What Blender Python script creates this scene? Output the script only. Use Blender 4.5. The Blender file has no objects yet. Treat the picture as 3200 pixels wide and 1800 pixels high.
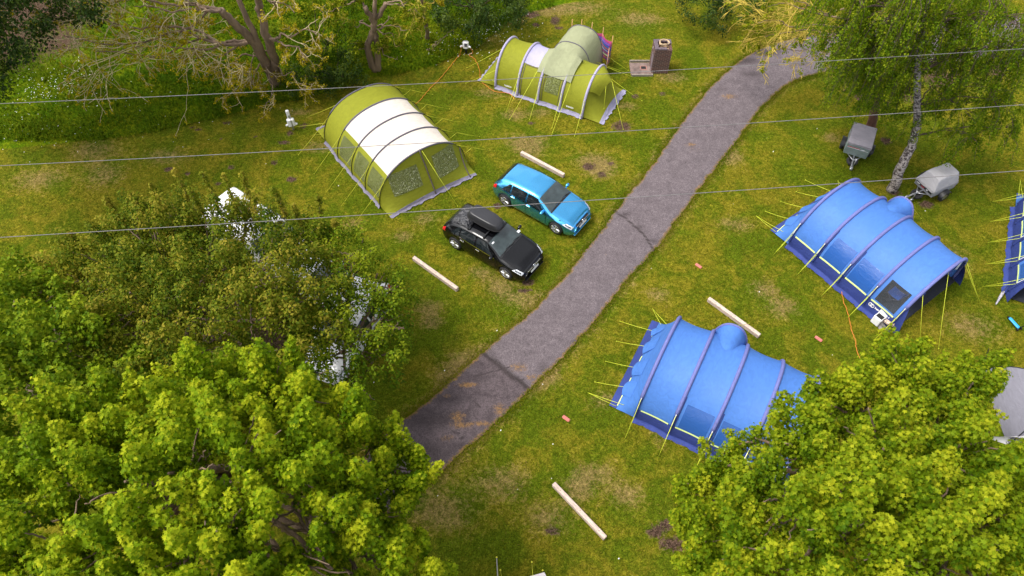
import bpy, bmesh, math, random
import numpy as np
from mathutils import Vector, Matrix, Euler
SC = bpy.context.scene
COL = SC.collection
R = random.Random(7)
NR = np.random.default_rng(11)

# ------------------------------------------------------------------ camera
CAM_H = 23.5
PITCH = math.radians(55.0)
FOC = 2200.0
cd = bpy.data.cameras.new('camera')
cam = bpy.data.objects.new('camera', cd)
COL.objects.link(cam)
cam.location = (0, 0, CAM_H)
cam.rotation_euler = (math.radians(90) - PITCH, 0, 0)
cd.sensor_width = 36.0
cd.lens = 36.0 * FOC / 3200.0
cd.clip_end = 600
SC.camera = cam

def at(u, v, z=0.0):
    """survey of the site: ground point (at height z) seen at a position of the 3200 px aerial photo"""
    x = (u - 1600) / FOC
    y = -(v - 900) / FOC
    d = (x, math.cos(PITCH) + y * math.sin(PITCH), -math.sin(PITCH) + y * math.cos(PITCH))
    t = (z - CAM_H) / d[2]
    return Vector((d[0] * t, d[1] * t, z))

def at2(u, v, z=0.0):
    return at(u * 3200 / 2576, v * 3200 / 2576, z)

# ------------------------------------------------------------------ tagging
def tag(o, label=None, cat=None, group=None, kind=None):
    if label: o['label'] = label
    if cat: o['category'] = cat
    if group: o['group'] = group
    if kind: o['kind'] = kind
    return o

def empty(name, loc, rz=0.0, label=None, cat=None, group=None):
    o = bpy.data.objects.new(name, None)
    o.empty_display_size = 0.2
    o.location = loc
    o.rotation_euler = (0, 0, rz)
    COL.objects.link(o)
    return tag(o, label, cat, group)

def copy_tree(o, parent=None):
    c = o.copy()
    COL.objects.link(c)
    if parent is not None: c.parent = parent
    for ch in list(o.children):
        copy_tree(ch, c)
    return c

# ------------------------------------------------------------------ mesh builder
class MB:
    def __init__(self):
        self.v = []; self.f = []; self.s = []
    def add(self, verts, faces, smooth=False):
        b = len(self.v)
        self.v += [tuple(p) for p in verts]
        self.f += [tuple(b + i for i in fc) for fc in faces]
        self.s += [smooth] * len(faces)
        return self
    def box(self, c, size, rot=None, taper=1.0, smooth=False):
        sx, sy, sz = size[0] / 2, size[1] / 2, size[2] / 2
        vs = []
        for z in (-1, 1):
            k = taper if z > 0 else 1.0
            for x, y in ((-1, -1), (1, -1), (1, 1), (-1, 1)):
                p = Vector((x * sx * k, y * sy * k, z * sz))
                if rot is not None: p = rot @ p
                vs.append(p + Vector(c))
        return self.add(vs, [(3, 2, 1, 0), (4, 5, 6, 7), (0, 1, 5, 4), (1, 2, 6, 5), (2, 3, 7, 6), (3, 0, 4, 7)], smooth)
    def bbox(self, c, size, bev=0.02, rot=None):
        """box with chamfered vertical and top edges"""
        sx, sy, sz = size[0] / 2, size[1] / 2, size[2] / 2
        b = min(bev, sx * .9, sy * .9, sz * .9)
        rings = []
        for z, i in ((-sz, 0), (sz - b, 0), (sz, b)):
            ring = []
            for x, y in ((-1, -1), (1, -1), (1, 1), (-1, 1)):
                X, Y = x * (sx - i), y * (sy - i)
                if x * y > 0:
                    ring += [(X, Y - y * b, z), (X - x * b, Y, z)]
                else:
                    ring += [(X - x * b, Y, z), (X, Y - y * b, z)]
            rings.append(ring)
        vs = [Vector(p) for r in rings for p in r]
        if rot is not None: vs = [rot @ p for p in vs]
        vs = [p + Vector(c) for p in vs]
        fs = []
        for k in range(2):
            for i in range(8):
                j = (i + 1) % 8
                fs.append((k * 8 + i, k * 8 + j, k * 8 + 8 + j, k * 8 + 8 + i))
        fs.append(tuple(range(16, 24)))
        fs.append(tuple(range(7, -1, -1)))
        return self.add(vs, fs)
    def tube(self, pts, rad, n=6, smooth=True, cap=True):
        pts = [Vector(p) for p in pts]
        m = len(pts)
        if not hasattr(rad, '__len__'): rad = [rad] * m
        vs = []
        ref = None
        for i, p in enumerate(pts):
            t = (pts[min(i + 1, m - 1)] - pts[max(i - 1, 0)])
            if t.length < 1e-9: t = Vector((0, 0, 1))
            t.normalize()
            if ref is None:
                ref = Vector((0, 0, 1)) if abs(t.z) < .9 else Vector((1, 0, 0))
            a = (ref - t * ref.dot(t))
            if a.length < 1e-6: a = t.orthogonal()
            a.normalize(); ref = a
            b = t.cross(a)
            for k in range(n):
                w = 2 * math.pi * k / n
                vs.append(p + (a * math.cos(w) + b * math.sin(w)) * rad[i])
        fs = []
        for i in range(m - 1):
            for k in range(n):
                j = (k + 1) % n
                fs.append((i * n + k, i * n + j, (i + 1) * n + j, (i + 1) * n + k))
        if cap:
            fs.append(tuple(range(n - 1, -1, -1)))
            fs.append(tuple((m - 1) * n + k for k in range(n)))
        return self.add(vs, fs, smooth)
    def lathe(self, prof, c, axis=(0, 0, 1), n=20, smooth=True):
        """prof: list of (radius, height along axis)"""
        ax = Vector(axis).normalized()
        a = ax.orthogonal().normalized(); b = ax.cross(a)
        vs = []
        for r, hh in prof:
            for k in range(n):
                w = 2 * math.pi * k / n
                vs.append(Vector(c) + ax * hh + (a * math.cos(w) + b * math.sin(w)) * max(r, 1e-4))
        fs = []
        for i in range(len(prof) - 1):
            for k in range(n):
                j = (k + 1) % n
                fs.append((i * n + k, i * n + j, (i + 1) * n + j, (i + 1) * n + k))
        fs.append(tuple(range(n - 1, -1, -1)))
        fs.append(tuple((len(prof) - 1) * n + k for k in range(n)))
        return self.add(vs, fs, smooth)
    def grid(self, fn, nu, nv, smooth=True, flip=False):
        vs = [Vector(fn(i / nu, j / nv)) for i in range(nu + 1) for j in range(nv + 1)]
        fs = []
        for i in range(nu):
            for j in range(nv):
                a = i * (nv + 1) + j
                q = (a, a + nv + 1, a + nv + 2, a + 1)
                fs.append(q[::-1] if flip else q)
        return self.add(vs, fs, smooth)
    def ball(self, c, r, n=10, m=7):
        if not hasattr(r, '__len__'): r = (r, r, r)
        def f(i, j):
            th = 2 * math.pi * i; ph = -math.pi / 2 + math.pi * j
            return (c[0] + r[0] * math.cos(th) * math.cos(ph), c[1] + r[1] * math.sin(th) * math.cos(ph), c[2] + r[2] * math.sin(ph))
        return self.grid(f, n, m)
    def build(self, name, mat, parent=None):
        me = bpy.data.meshes.new(name)
        me.from_pydata([tuple(p) for p in self.v], [], self.f)
        me.polygons.foreach_set('use_smooth', self.s)
        if mat is not None: me.materials.append(mat)
        me.update()
        o = bpy.data.objects.new(name, me)
        COL.objects.link(o)
        if parent is not None: o.parent = parent
        return o

def solidify(o, t, off=0.0):
    m = o.modifiers.new('thickness', 'SOLIDIFY'); m.thickness = t; m.offset = off
    return o

def text_part(txt, size, mat, parent, M, name='lettering', align='LEFT', shear=0.0):
    cu = bpy.data.curves.new('lettering', 'FONT')
    cu.body = txt; cu.size = size; cu.align_x = align; cu.extrude = 0.002; cu.shear = shear; cu.offset = 0.004 * size / .1
    cu.resolution_u = 2
    tmp = bpy.data.objects.new('lettering', cu)
    COL.objects.link(tmp)
    dg = bpy.context.evaluated_depsgraph_get()
    me = bpy.data.meshes.new_from_object(tmp.evaluated_get(dg))
    bpy.data.objects.remove(tmp)
    me.transform(M)
    me.materials.clear(); me.materials.append(mat)
    o = bpy.data.objects.new(name, me)
    COL.objects.link(o); o.parent = parent
    return o

# ------------------------------------------------------------------ materials
def nodes(m):
    m.use_nodes = True
    nt = m.node_tree
    return nt, nt.nodes, nt.links, nt.nodes['Principled BSDF']

def mat(name, col, rough=.6, metal=0., spec=.5, var=.12, vscale=8., bump=0., bscale=30., coat=0., stretch=None, sheen=0., detail=4.):
    m = bpy.data.materials.new(name)
    nt, N, L, P = nodes(m)
    P.inputs['Base Color'].default_value = (*col, 1)
    P.inputs['Roughness'].default_value = rough
    P.inputs['Metallic'].default_value = metal
    P.inputs['Specular IOR Level'].default_value = spec
    P.inputs['Coat Weight'].default_value = coat
    P.inputs['Coat Roughness'].default_value = .06
    if sheen: P.inputs['Sheen Weight'].default_value = sheen
    tc = N.new('ShaderNodeTexCoord')
    mp = N.new('ShaderNodeMapping')
    L.new(tc.outputs['Object'], mp.inputs['Vector'])
    if stretch: mp.inputs['Scale'].default_value = stretch
    if var:
        nz = N.new('ShaderNodeTexNoise'); nz.inputs['Scale'].default_value = vscale; nz.inputs['Detail'].default_value = detail
        L.new(mp.outputs[0], nz.inputs['Vector'])
        mr = N.new('ShaderNodeMapRange')
        mr.inputs[1].default_value = .3; mr.inputs[2].default_value = .7
        mr.inputs[3].default_value = 1 - var; mr.inputs[4].default_value = 1 + var
        L.new(nz.outputs[0], mr.inputs[0])
        mx = N.new('ShaderNodeMix'); mx.data_type = 'RGBA'; mx.blend_type = 'MULTIPLY'; mx.inputs[0].default_value = 1
        mx.inputs[6].default_value = (*col, 1)
        L.new(mr.outputs[0], mx.inputs[7])
        L.new(mx.outputs[2], P.inputs['Base Color'])
    if bump:
        nb = N.new('ShaderNodeTexNoise'); nb.inputs['Scale'].default_value = bscale; nb.inputs['Detail'].default_value = 5
        L.new(mp.outputs[0], nb.inputs['Vector'])
        bp = N.new('ShaderNodeBump'); bp.inputs['Strength'].default_value = 1; bp.inputs['Distance'].default_value = bump
        L.new(nb.outputs[0], bp.inputs['Height'])
        L.new(bp.outputs[0], P.inputs['Normal'])
    return m

def fabric(name, col, rough=.75, trans=.25, wrinkle=.02, spec=.3):
    """thin coated tent cloth: slightly translucent, creased"""
    m = bpy.data.materials.new(name)
    nt, N, L, P = nodes(m)
    P.inputs['Roughness'].default_value = rough
    P.inputs['Specular IOR Level'].default_value = spec
    tc = N.new('ShaderNodeTexCoord')
    mp = N.new('ShaderNodeMapping'); mp.inputs['Scale'].default_value = (1.0, .45, 1.3)
    mp.inputs['Rotation'].default_value = (0, 0, .35)
    L.new(tc.outputs['Object'], mp.inputs['Vector'])
    n1 = N.new('ShaderNodeTexNoise'); n1.inputs['Scale'].default_value = 5; n1.inputs['Detail'].default_value = 5; n1.inputs['Distortion'].default_value = 1.5
    n2 = N.new('ShaderNodeTexNoise'); n2.inputs['Scale'].default_value = 1.1; n2.inputs['Detail'].default_value = 2
    L.new(mp.outputs[0], n1.inputs['Vector']); L.new(mp.outputs[0], n2.inputs['Vector'])
    ad = N.new('ShaderNodeMath'); ad.operation = 'MULTIPLY_ADD'; ad.inputs[1].default_value = .35
    L.new(n1.outputs[0], ad.inputs[0]); L.new(n2.outputs[0], ad.inputs[2])
    bp = N.new('ShaderNodeBump'); bp.inputs['Strength'].default_value = 1; bp.inputs['Distance'].default_value = wrinkle * 4
    L.new(ad.outputs[0], bp.inputs['Height']); L.new(bp.outputs[0], P.inputs['Normal'])
    mr = N.new('ShaderNodeMapRange'); mr.inputs[1].default_value = .3; mr.inputs[2].default_value = .75
    mr.inputs[3].default_value = .9; mr.inputs[4].default_value = 1.08
    L.new(n1.outputs[0], mr.inputs[0])
    mx = N.new('ShaderNodeMix'); mx.data_type = 'RGBA'; mx.blend_type = 'MULTIPLY'; mx.inputs[0].default_value = 1
    mx.inputs[6].default_value = (*col, 1); L.new(mr.outputs[0], mx.inputs[7])
    L.new(mx.outputs[2], P.inputs['Base Color'])
    if trans:
        tr = N.new('ShaderNodeBsdfTranslucent'); L.new(mx.outputs[2], tr.inputs['Color'])
        ms = N.new('ShaderNodeMixShader'); ms.inputs[0].default_value = trans
        L.new(P.outputs[0], ms.inputs[1]); L.new(tr.outputs[0], ms.inputs[2])
        L.new(ms.outputs[0], N['Material Output'].inputs['Surface'])
    return m

def film(name, tint=(1, 1, 1), clear=.7, wrinkle=.02, base=None, scale=7., stretch=(1, 1, 1)):
    """clear plastic tent window: see-through film with creased shine"""
    m = bpy.data.materials.new(name)
    nt, N, L, P = nodes(m)
    P.inputs['Base Color'].default_value = (*(base or (.5, .5, .5)), 1)
    P.inputs['Roughness'].default_value = .18
    P.inputs['Specular IOR Level'].default_value = .8
    tc = N.new('ShaderNodeTexCoord')
    mp = N.new('ShaderNodeMapping'); mp.inputs['Scale'].default_value = stretch
    L.new(tc.outputs['Object'], mp.inputs['Vector'])
    n1 = N.new('ShaderNodeTexNoise'); n1.inputs['Scale'].default_value = scale; n1.inputs['Detail'].default_value = 4; n1.inputs['Distortion'].default_value = 2
    L.new(mp.outputs[0], n1.inputs['Vector'])
    bp = N.new('ShaderNodeBump'); bp.inputs['Distance'].default_value = wrinkle * 4; bp.inputs['Strength'].default_value = 1
    L.new(n1.outputs[0], bp.inputs['Height']); L.new(bp.outputs[0], P.inputs['Normal'])
    tr = N.new('ShaderNodeBsdfTransparent'); tr.inputs['Color'].default_value = (*tint, 1)
    ms = N.new('ShaderNodeMixShader'); ms.inputs[0].default_value = clear
    L.new(P.outputs[0], ms.inputs[1]); L.new(tr.outputs[0], ms.inputs[2])
    L.new(ms.outputs[0], N['Material Output'].inputs['Surface'])
    return m

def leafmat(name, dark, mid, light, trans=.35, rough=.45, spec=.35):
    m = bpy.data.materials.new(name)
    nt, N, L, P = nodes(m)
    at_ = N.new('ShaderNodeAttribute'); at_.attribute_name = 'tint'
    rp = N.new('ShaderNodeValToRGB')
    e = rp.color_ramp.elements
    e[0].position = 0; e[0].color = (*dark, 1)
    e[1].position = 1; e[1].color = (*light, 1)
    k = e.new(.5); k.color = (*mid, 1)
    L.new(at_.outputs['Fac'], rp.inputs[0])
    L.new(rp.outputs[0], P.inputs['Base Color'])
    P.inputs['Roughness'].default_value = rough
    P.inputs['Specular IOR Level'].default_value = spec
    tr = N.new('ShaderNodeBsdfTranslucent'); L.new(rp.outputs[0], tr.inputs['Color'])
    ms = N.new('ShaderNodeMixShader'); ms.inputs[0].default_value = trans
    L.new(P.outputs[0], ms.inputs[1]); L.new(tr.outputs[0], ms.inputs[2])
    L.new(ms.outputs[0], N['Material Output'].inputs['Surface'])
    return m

M = {}
M['black_plastic'] = mat('black_plastic', (.012, .012, .014), .45)
M['rubber'] = mat('rubber', (.018, .017, .018), .8, bump=.003, bscale=60)
M['dark'] = mat('dark_lining', (.01, .01, .012), .9)
M['steel'] = mat('galvanised_steel', (.5, .5, .52), .38, metal=.85, vscale=14)
M['alloy'] = mat('alloy', (.72, .72, .74), .25, metal=.9, var=.05)
M['dark_alloy'] = mat('dark_alloy', (.12, .12, .13), .3, metal=.8, var=.05)
M['chrome'] = mat('chrome', (.85, .85, .87), .12, metal=1, var=0)
M['white_plastic'] = mat('white_plastic', (.8, .79, .8), .4, var=.05)
M['white_print'] = mat('white_print', (.82, .82, .85), .5, var=0)
M['red_print'] = mat('red_print', (.5, .03, .05), .5, var=0)
M['neon_rope'] = mat('neon_rope', (.62, .68, .04), .6, var=.05)
M['olive_rope'] = mat('lime_rope', (.5, .5, .03), .6, var=.05)
M['orange_cable'] = mat('orange_cable', (.62, .2, .02), .5, var=.1)
M['wire'] = mat('weathered_conductor', (.17, .16, .16), .7, metal=.0)
M['glass'] = mat('car_glass', (.012, .016, .018), .05, spec=.9, var=0)
M['screen_glass'] = mat('windscreen_glass', (.035, .05, .052), .05, spec=1., var=.4, vscale=3)
M['timber'] = mat('sawn_timber', (.55, .43, .36), .8, var=.28, vscale=5, stretch=(1, 9, 9), bump=.004, bscale=12)
M['pole_grey'] = mat('pole_sleeve', (.1, .09, .12), .6)
M['pole_black'] = mat('black_pole', (.012, .012, .014), .4)
M['pink'] = mat('faded_red_rubber', (.55, .16, .13), .8, var=.2, vscale=25)
# ------------------------------------------------------------------ ground
def poly_dist(px, py, pts):
    """unsigned distance from points to a polyline"""
    d = np.full(px.shape, 1e9)
    for (x0, y0), (x1, y1) in zip(pts[:-1], pts[1:]):
        dx, dy = x1 - x0, y1 - y0
        t = np.clip(((px - x0) * dx + (py - y0) * dy) / (dx * dx + dy * dy + 1e-12), 0, 1)
        d = np.minimum(d, np.hypot(px - x0 - t * dx, py - y0 - t * dy))
    return d

def inside(px, py, pts):
    c = np.zeros(px.shape, bool)
    n = len(pts)
    for i in range(n):
        x0, y0 = pts[i]; x1, y1 = pts[(i + 1) % n]
        if y0 == y1: continue
        k = ((y0 > py) != (y1 > py)) & (px < (x1 - x0) * (py - y0) / (y1 - y0) + x0)
        c ^= k
    return c

def vnoise(x, y, seed=0):
    """cheap smooth value noise"""
    rs = np.random.default_rng(seed)
    T = rs.random((256, 256))
    xi = np.floor(x).astype(int); yi = np.floor(y).astype(int)
    fx = x - xi; fy = y - yi
    fx = fx * fx * (3 - 2 * fx); fy = fy * fy * (3 - 2 * fy)
    a = T[xi % 256, yi % 256]; b = T[(xi + 1) % 256, yi % 256]
    c = T[xi % 256, (yi + 1) % 256]; d = T[(xi + 1) % 256, (yi + 1) % 256]
    return (a * (1 - fx) + b * fx) * (1 - fy) + (c * (1 - fx) + d * fx) * fy

xy2 = lambda lst: [tuple(at2(u, v)[:2]) for u, v in lst]
xy = lambda lst: [tuple(at(u, v)[:2]) for u, v in lst]

# edge of the mown grass; beyond it the grass is left long
LONG_EDGE = xy2([(-260, 420), (0, 380), (150, 365), (330, 345), (480, 315), (600, 286), (700, 262), (780, 245), (860, 228), (930, 197), (1010, 186), (1090, 168), (1150, 140), (1205, 122), (1260, 70), (1330, 35), (1420, 12), (1500, 0)])
LONG_POLY = LONG_EDGE + [(2.5, 60), (-60, 60), (-60, LONG_EDGE[0][1])]
LEFT_EDGE = xy2([(760, 1330), (880, 1190), (1000, 1065), (1030, 1045), (1110, 982), (1160, 936), (1213, 890), (1262, 846), (1330, 790), (1400, 722), (1470, 637), (1537, 548), (1600, 468), (1690, 350), (1750, 262), (1790, 216), (1835, 172), (1890, 135), (1950, 108), (2020, 92), (2110, 80), (2250, 66), (2420, 52), (2620, 35)])
RIGHT_EDGE = xy2([(905, 1400), (965, 1290), (1000, 1255), (1065, 1222), (1150, 1150), (1220, 1088), (1280, 1040), (1330, 972), (1384, 928), (1440, 878), (1500, 800), (1560, 722), (1605, 672), (1650, 628), (1690, 570), (1740, 500), (1800, 424), (1860, 345), (1895, 296), (1935, 245), (1990, 205), (2080, 178), (2180, 165), (2300, 160), (2420, 155), (2600, 150)])

def resample(pts, n):
    p = np.array(pts); d = np.concatenate([[0], np.cumsum(np.hypot(*np.diff(p, axis=0).T))])
    s = np.linspace(0, d[-1], n)
    return np.stack([np.interp(s, d, p[:, 0]), np.interp(s, d, p[:, 1])], 1)

def match_edges(A, B, n):
    """pair the two kerbless edges by nearest direction: resample A, follow with B"""
    a = resample(A, n); bd = resample(B, 900)
    out = []; k0 = 0
    for i in range(n):
        t = a[min(i + 1, n - 1)] - a[max(i - 1, 0)]; t /= np.hypot(*t)
        rel = (bd - a[i]) @ t
        k = k0 + int(np.argmin(np.abs(rel[k0:k0 + 120]) + np.hypot(*(bd[k0:k0 + 120] - a[i]).T) * .02))
        out.append(bd[k]); k0 = max(k0, k - 2)
    b = np.array(out)
    ker = np.ones(25) / 25
    for c in range(2):
        pad = np.concatenate([np.full(12, b[0, c]), b[:, c], np.full(12, b[-1, c])])
        b[:, c] = np.convolve(pad, ker, 'valid')
    return a, b

NS = 420
RA, RB = match_edges(LEFT_EDGE, RIGHT_EDGE, NS)
sarc = np.concatenate([[0], np.cumsum(np.hypot(*np.diff((RA + RB) / 2, axis=0).T))])
nrm = RB - RA; wid = np.hypot(*nrm.T)[:, None]; nrm = nrm / wid
# crumbling, uneven edges
ja = (vnoise(sarc * .8, sarc * 0, 1) - .5) * .10 + (vnoise(sarc * 3.5, sarc * 0, 2) - .5) * .07 + (vnoise(sarc * 9, sarc * 0, 21) - .5) * .06
jb = (vnoise(sarc * .8, sarc * 0, 3) - .5) * .07 + (vnoise(sarc * 3.2, sarc * 0, 4) - .5) * .07 + (vnoise(sarc * 9, sarc * 0, 22) - .5) * .06
RA = RA + nrm * ja[:, None]; RB = RB + nrm * jb[:, None]
ROAD_POLY = [tuple(p) for p in RA] + [tuple(p) for p in RB[::-1]]

def blob(X, Y, c, r, p=2.0):
    return np.exp(-(((X - c[0]) / r[0]) ** 2 + ((Y - c[1]) / r[1]) ** 2) ** (p / 2))

# soil, dry and lush patches: (u, v, rx, ry) in the survey, metres for radii
SOIL = [(600, 400, .22, .16), (621, 404, .3, .16), (710, 383, .35, .2), (888, 445, .55, .2), (524, 526, .38, .26), (584, 540, .26, .2), (722, 522, .3, .2), (855, 507, .28, .26), (911, 559, .4, .3), (679, 573, .25, .2), (799, 426, .16, .14), (690, 432, .14, .14), (950, 392, .3, .3), (905, 415, .28, .3),
        (1842, 520, .5, .4), (1944, 394, .75, .6), (1735, 62, .45, .75), (1746, 86, .4, .25), (1676, 76, .4, .3), (1660, 45, .9, .5), (2895, 637, .55, .4), (2890, 590, .4, .3), (1555, 640, .35, .3), (1650, 880, .4, .3), (1640, 905, .5, .2), (1480, 780, .3, .2), (2100, 1700, .7, .4), (2050, 1660, .5, .35), (2080, 1640, .4, .3), (1725, 1655, .35, .25), (1740, 1660, .3, .2),
        (1985, 300, .3, .3), (2070, 292, .35, .2), (1910, 510, .3, .2), (2700, 300, .8, .6), (2950, 250, 1.6, 1.2), (3120, 210, 1.4, 1.2), (2770, 440, .5, .4), (2660, 280, .5, .4), (2795, 600, .5, .35), (2830, 300, .6, .8),
        (1880, 545, .4, .3), (1660, 385, .3, .2), (2740, 140, 1.2, .8), (2900, 120, 1.4, .8), (1000, 720, .25, .2)]
DRY = [(290, 470, 1.3, .9), (330, 545, 1.0, .8), (120, 560, 1.5, .8), (520, 490, 1.2, .6), (1880, 530, .8, .7), (1850, 500, 1.0, .6), (1650, 470, .8, .6), (1650, 440, 1.2, .5), (1330, 680, .6, .5), (1260, 740, .5, .4), (1340, 960, .7, .5), (1350, 1010, .5, .4), (1560, 890, .7, .5), (1500, 850, .6, .4), (1620, 930, 1.0, .5), (2060, 1340, .4, .8), (1720, 1620, 1.0, .6), (1800, 1530, .6, .5), (1960, 1550, .7, .5), (2450, 960, .8, .6), (2380, 900, .7, .5), (2250, 1060, .7, .4), (1960, 330, .6, .4), (1640, 300, .6, .4), (1500, 120, 1.2, .9), (1560, 60, 1.6, .8), (1650, 30, 2, .8), (1800, 20, 2, .8), (2000, 60, 1.5, .8), (1530, 290, 1.0, .5), (1600, 360, .8, .5), (2290, 490, .7, .5), (2300, 700, .9, .5), (2060, 920, .5, .4), (1330, 560, .8, .5), (1100, 700, .6, .4), (2100, 240, .9, .5), (1690, 350, .7, .4), (2600, 430, .5, .4), (3040, 1020, 1.3, .8), (2960, 800, 1, .8), (1450, 1150, 1.2, .8), (1380, 1600, 1.3, .8), (1560, 1500, 1.1, .7), (800, 320, .8, .4), (930, 350, .9, .4), (60, 250, 2.2, 1.5), (280, 290, 1.6, .6), (1000, 460, .8, .5), (2260, 1230, .8, .5), (1850, 1480, .9, .5), (1900, 1250, .8, .4), (1690, 1180, .8, .5), (2170, 470, .6, .5)]
LUSH = [(1440, 745, 1.2, .6), (1530, 980, 1.2, .5), (1190, 1020, .9, .7), (1260, 1060, 1.2, .7), (1380, 310, 1.3, .6), (1180, 620, 1.0, .6), (1650, 1290, .9, .6), (1620, 1530, .7, .5), (1880, 1300, .5, .6), (2100, 1070, 1.2, .5), (2400, 760, 1.3, .6), (2600, 560, 1.6, .7), (2730, 510, 1.3, .8), (2880, 420, 1.8, 1.0), (2160, 190, .7, .9), (2120, 235, .8, .5), (1520, 540, 1.0, .5), (1900, 430, 1, .5), (2000, 450, 1.2, .5), (480, 350, 2, .5), (870, 430, .8, .4), (1150, 1250, 1.5, .8), (1500, 1710, 1.0, .6), (2080, 500, 1, .6), (1300, 480, .8, .5), (1440, 420, .9, .5), (1270, 860, 1.1, .5), (1650, 860, .7, .35)]

gx = np.concatenate([[-220, -120, -70, -48, -40], np.arange(-36, 36.01, .16), [40, 48, 70, 120, 220]])
gy = np.concatenate([[-150, -60, -20, -6, 0, 2], np.arange(3.4, 44.01, .16), [48, 56, 75, 120, 260]])
GX, GY = np.meshgrid(gx, gy, indexing='ij')
longm = inside(GX, GY, LONG_POLY).astype(float)
dl = poly_dist(GX, GY, LONG_EDGE)
longm = np.where(longm > 0, np.clip(dl / .25, .0, 1), 0)
# beds behind the two hedges at the head of the lawn
dr = np.minimum(poly_dist(GX, GY, [tuple(p) for p in RA[::3]]), poly_dist(GX, GY, [tuple(p) for p in RB[::3]]))
onroad = inside(GX, GY, ROAD_POLY)
dry = np.zeros_like(GX); lush = np.zeros_like(GX); soil = np.zeros_like(GX)
for u, v, a, b in DRY:
    c = at(u, v); dry += .75 * blob(GX, GY, c, (a, b))
for u, v, a, b in LUSH:
    c = at(u, v); lush += .8 * blob(GX, GY, c, (a, b))
for u, v, a, b in SOIL:
    c = at(u, v); soil = np.maximum(soil, .95 * blob(GX, GY, c, (a * .85, b * .85), 2.2))
dry += .5 * np.exp(-(dr / .45) ** 2)
soil = np.maximum(soil, .55 * np.exp(-(dr / .12) ** 2))
soil = np.where(onroad, .8, soil)
# leaf litter under the trees; the far left corner's dark tone also adds painted shade
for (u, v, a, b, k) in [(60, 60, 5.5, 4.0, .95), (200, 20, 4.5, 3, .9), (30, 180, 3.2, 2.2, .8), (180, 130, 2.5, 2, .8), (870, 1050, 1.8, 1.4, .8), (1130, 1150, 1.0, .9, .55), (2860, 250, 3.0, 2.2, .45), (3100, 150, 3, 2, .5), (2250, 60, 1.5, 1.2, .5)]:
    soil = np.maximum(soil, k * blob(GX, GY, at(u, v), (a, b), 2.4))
# worn earth along the tent valances
GZ = (vnoise(GX * .35, GY * .35, 5) - .5) * .05 + (vnoise(GX * 1.4, GY * 1.4, 6) - .5) * .018
inner = (np.abs(GX) < 36) & (GY > 3) & (GY < 44)
GZ = np.where(inner, GZ - .02, -.02)
GZ = np.where(onroad | (dr < .2), -.03, GZ)
GZ += longm * .03
ni, nj = GX.shape
me = bpy.data.meshes.new('ground')
idx = np.arange(ni * nj).reshape(ni, nj)
quads = np.stack([idx[:-1, :-1], idx[1:, :-1], idx[1:, 1:], idx[:-1, 1:]], -1).reshape(-1, 4)
me.vertices.add(ni * nj)
me.vertices.foreach_set('co', np.stack([GX, GY, GZ], -1).reshape(-1).astype(np.float32))
me.loops.add(quads.size); me.loops.foreach_set('vertex_index', quads.reshape(-1).astype(np.int32))
me.polygons.add(len(quads)); me.polygons.foreach_set('loop_start', (np.arange(len(quads)) * 4).astype(np.int32))
me.polygons.foreach_set('loop_total', np.full(len(quads), 4, np.int32))
me.polygons.foreach_set('use_smooth', np.ones(len(quads), bool))
me.update(calc_edges=True)
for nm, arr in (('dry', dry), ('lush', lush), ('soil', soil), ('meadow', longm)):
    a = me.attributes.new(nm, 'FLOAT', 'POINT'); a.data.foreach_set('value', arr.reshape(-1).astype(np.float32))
ground = bpy.data.objects.new('ground', me); COL.objects.link(ground)
tag(ground, 'mown yellow green lawn with bare soil spots', 'ground', kind='structure')

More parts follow.
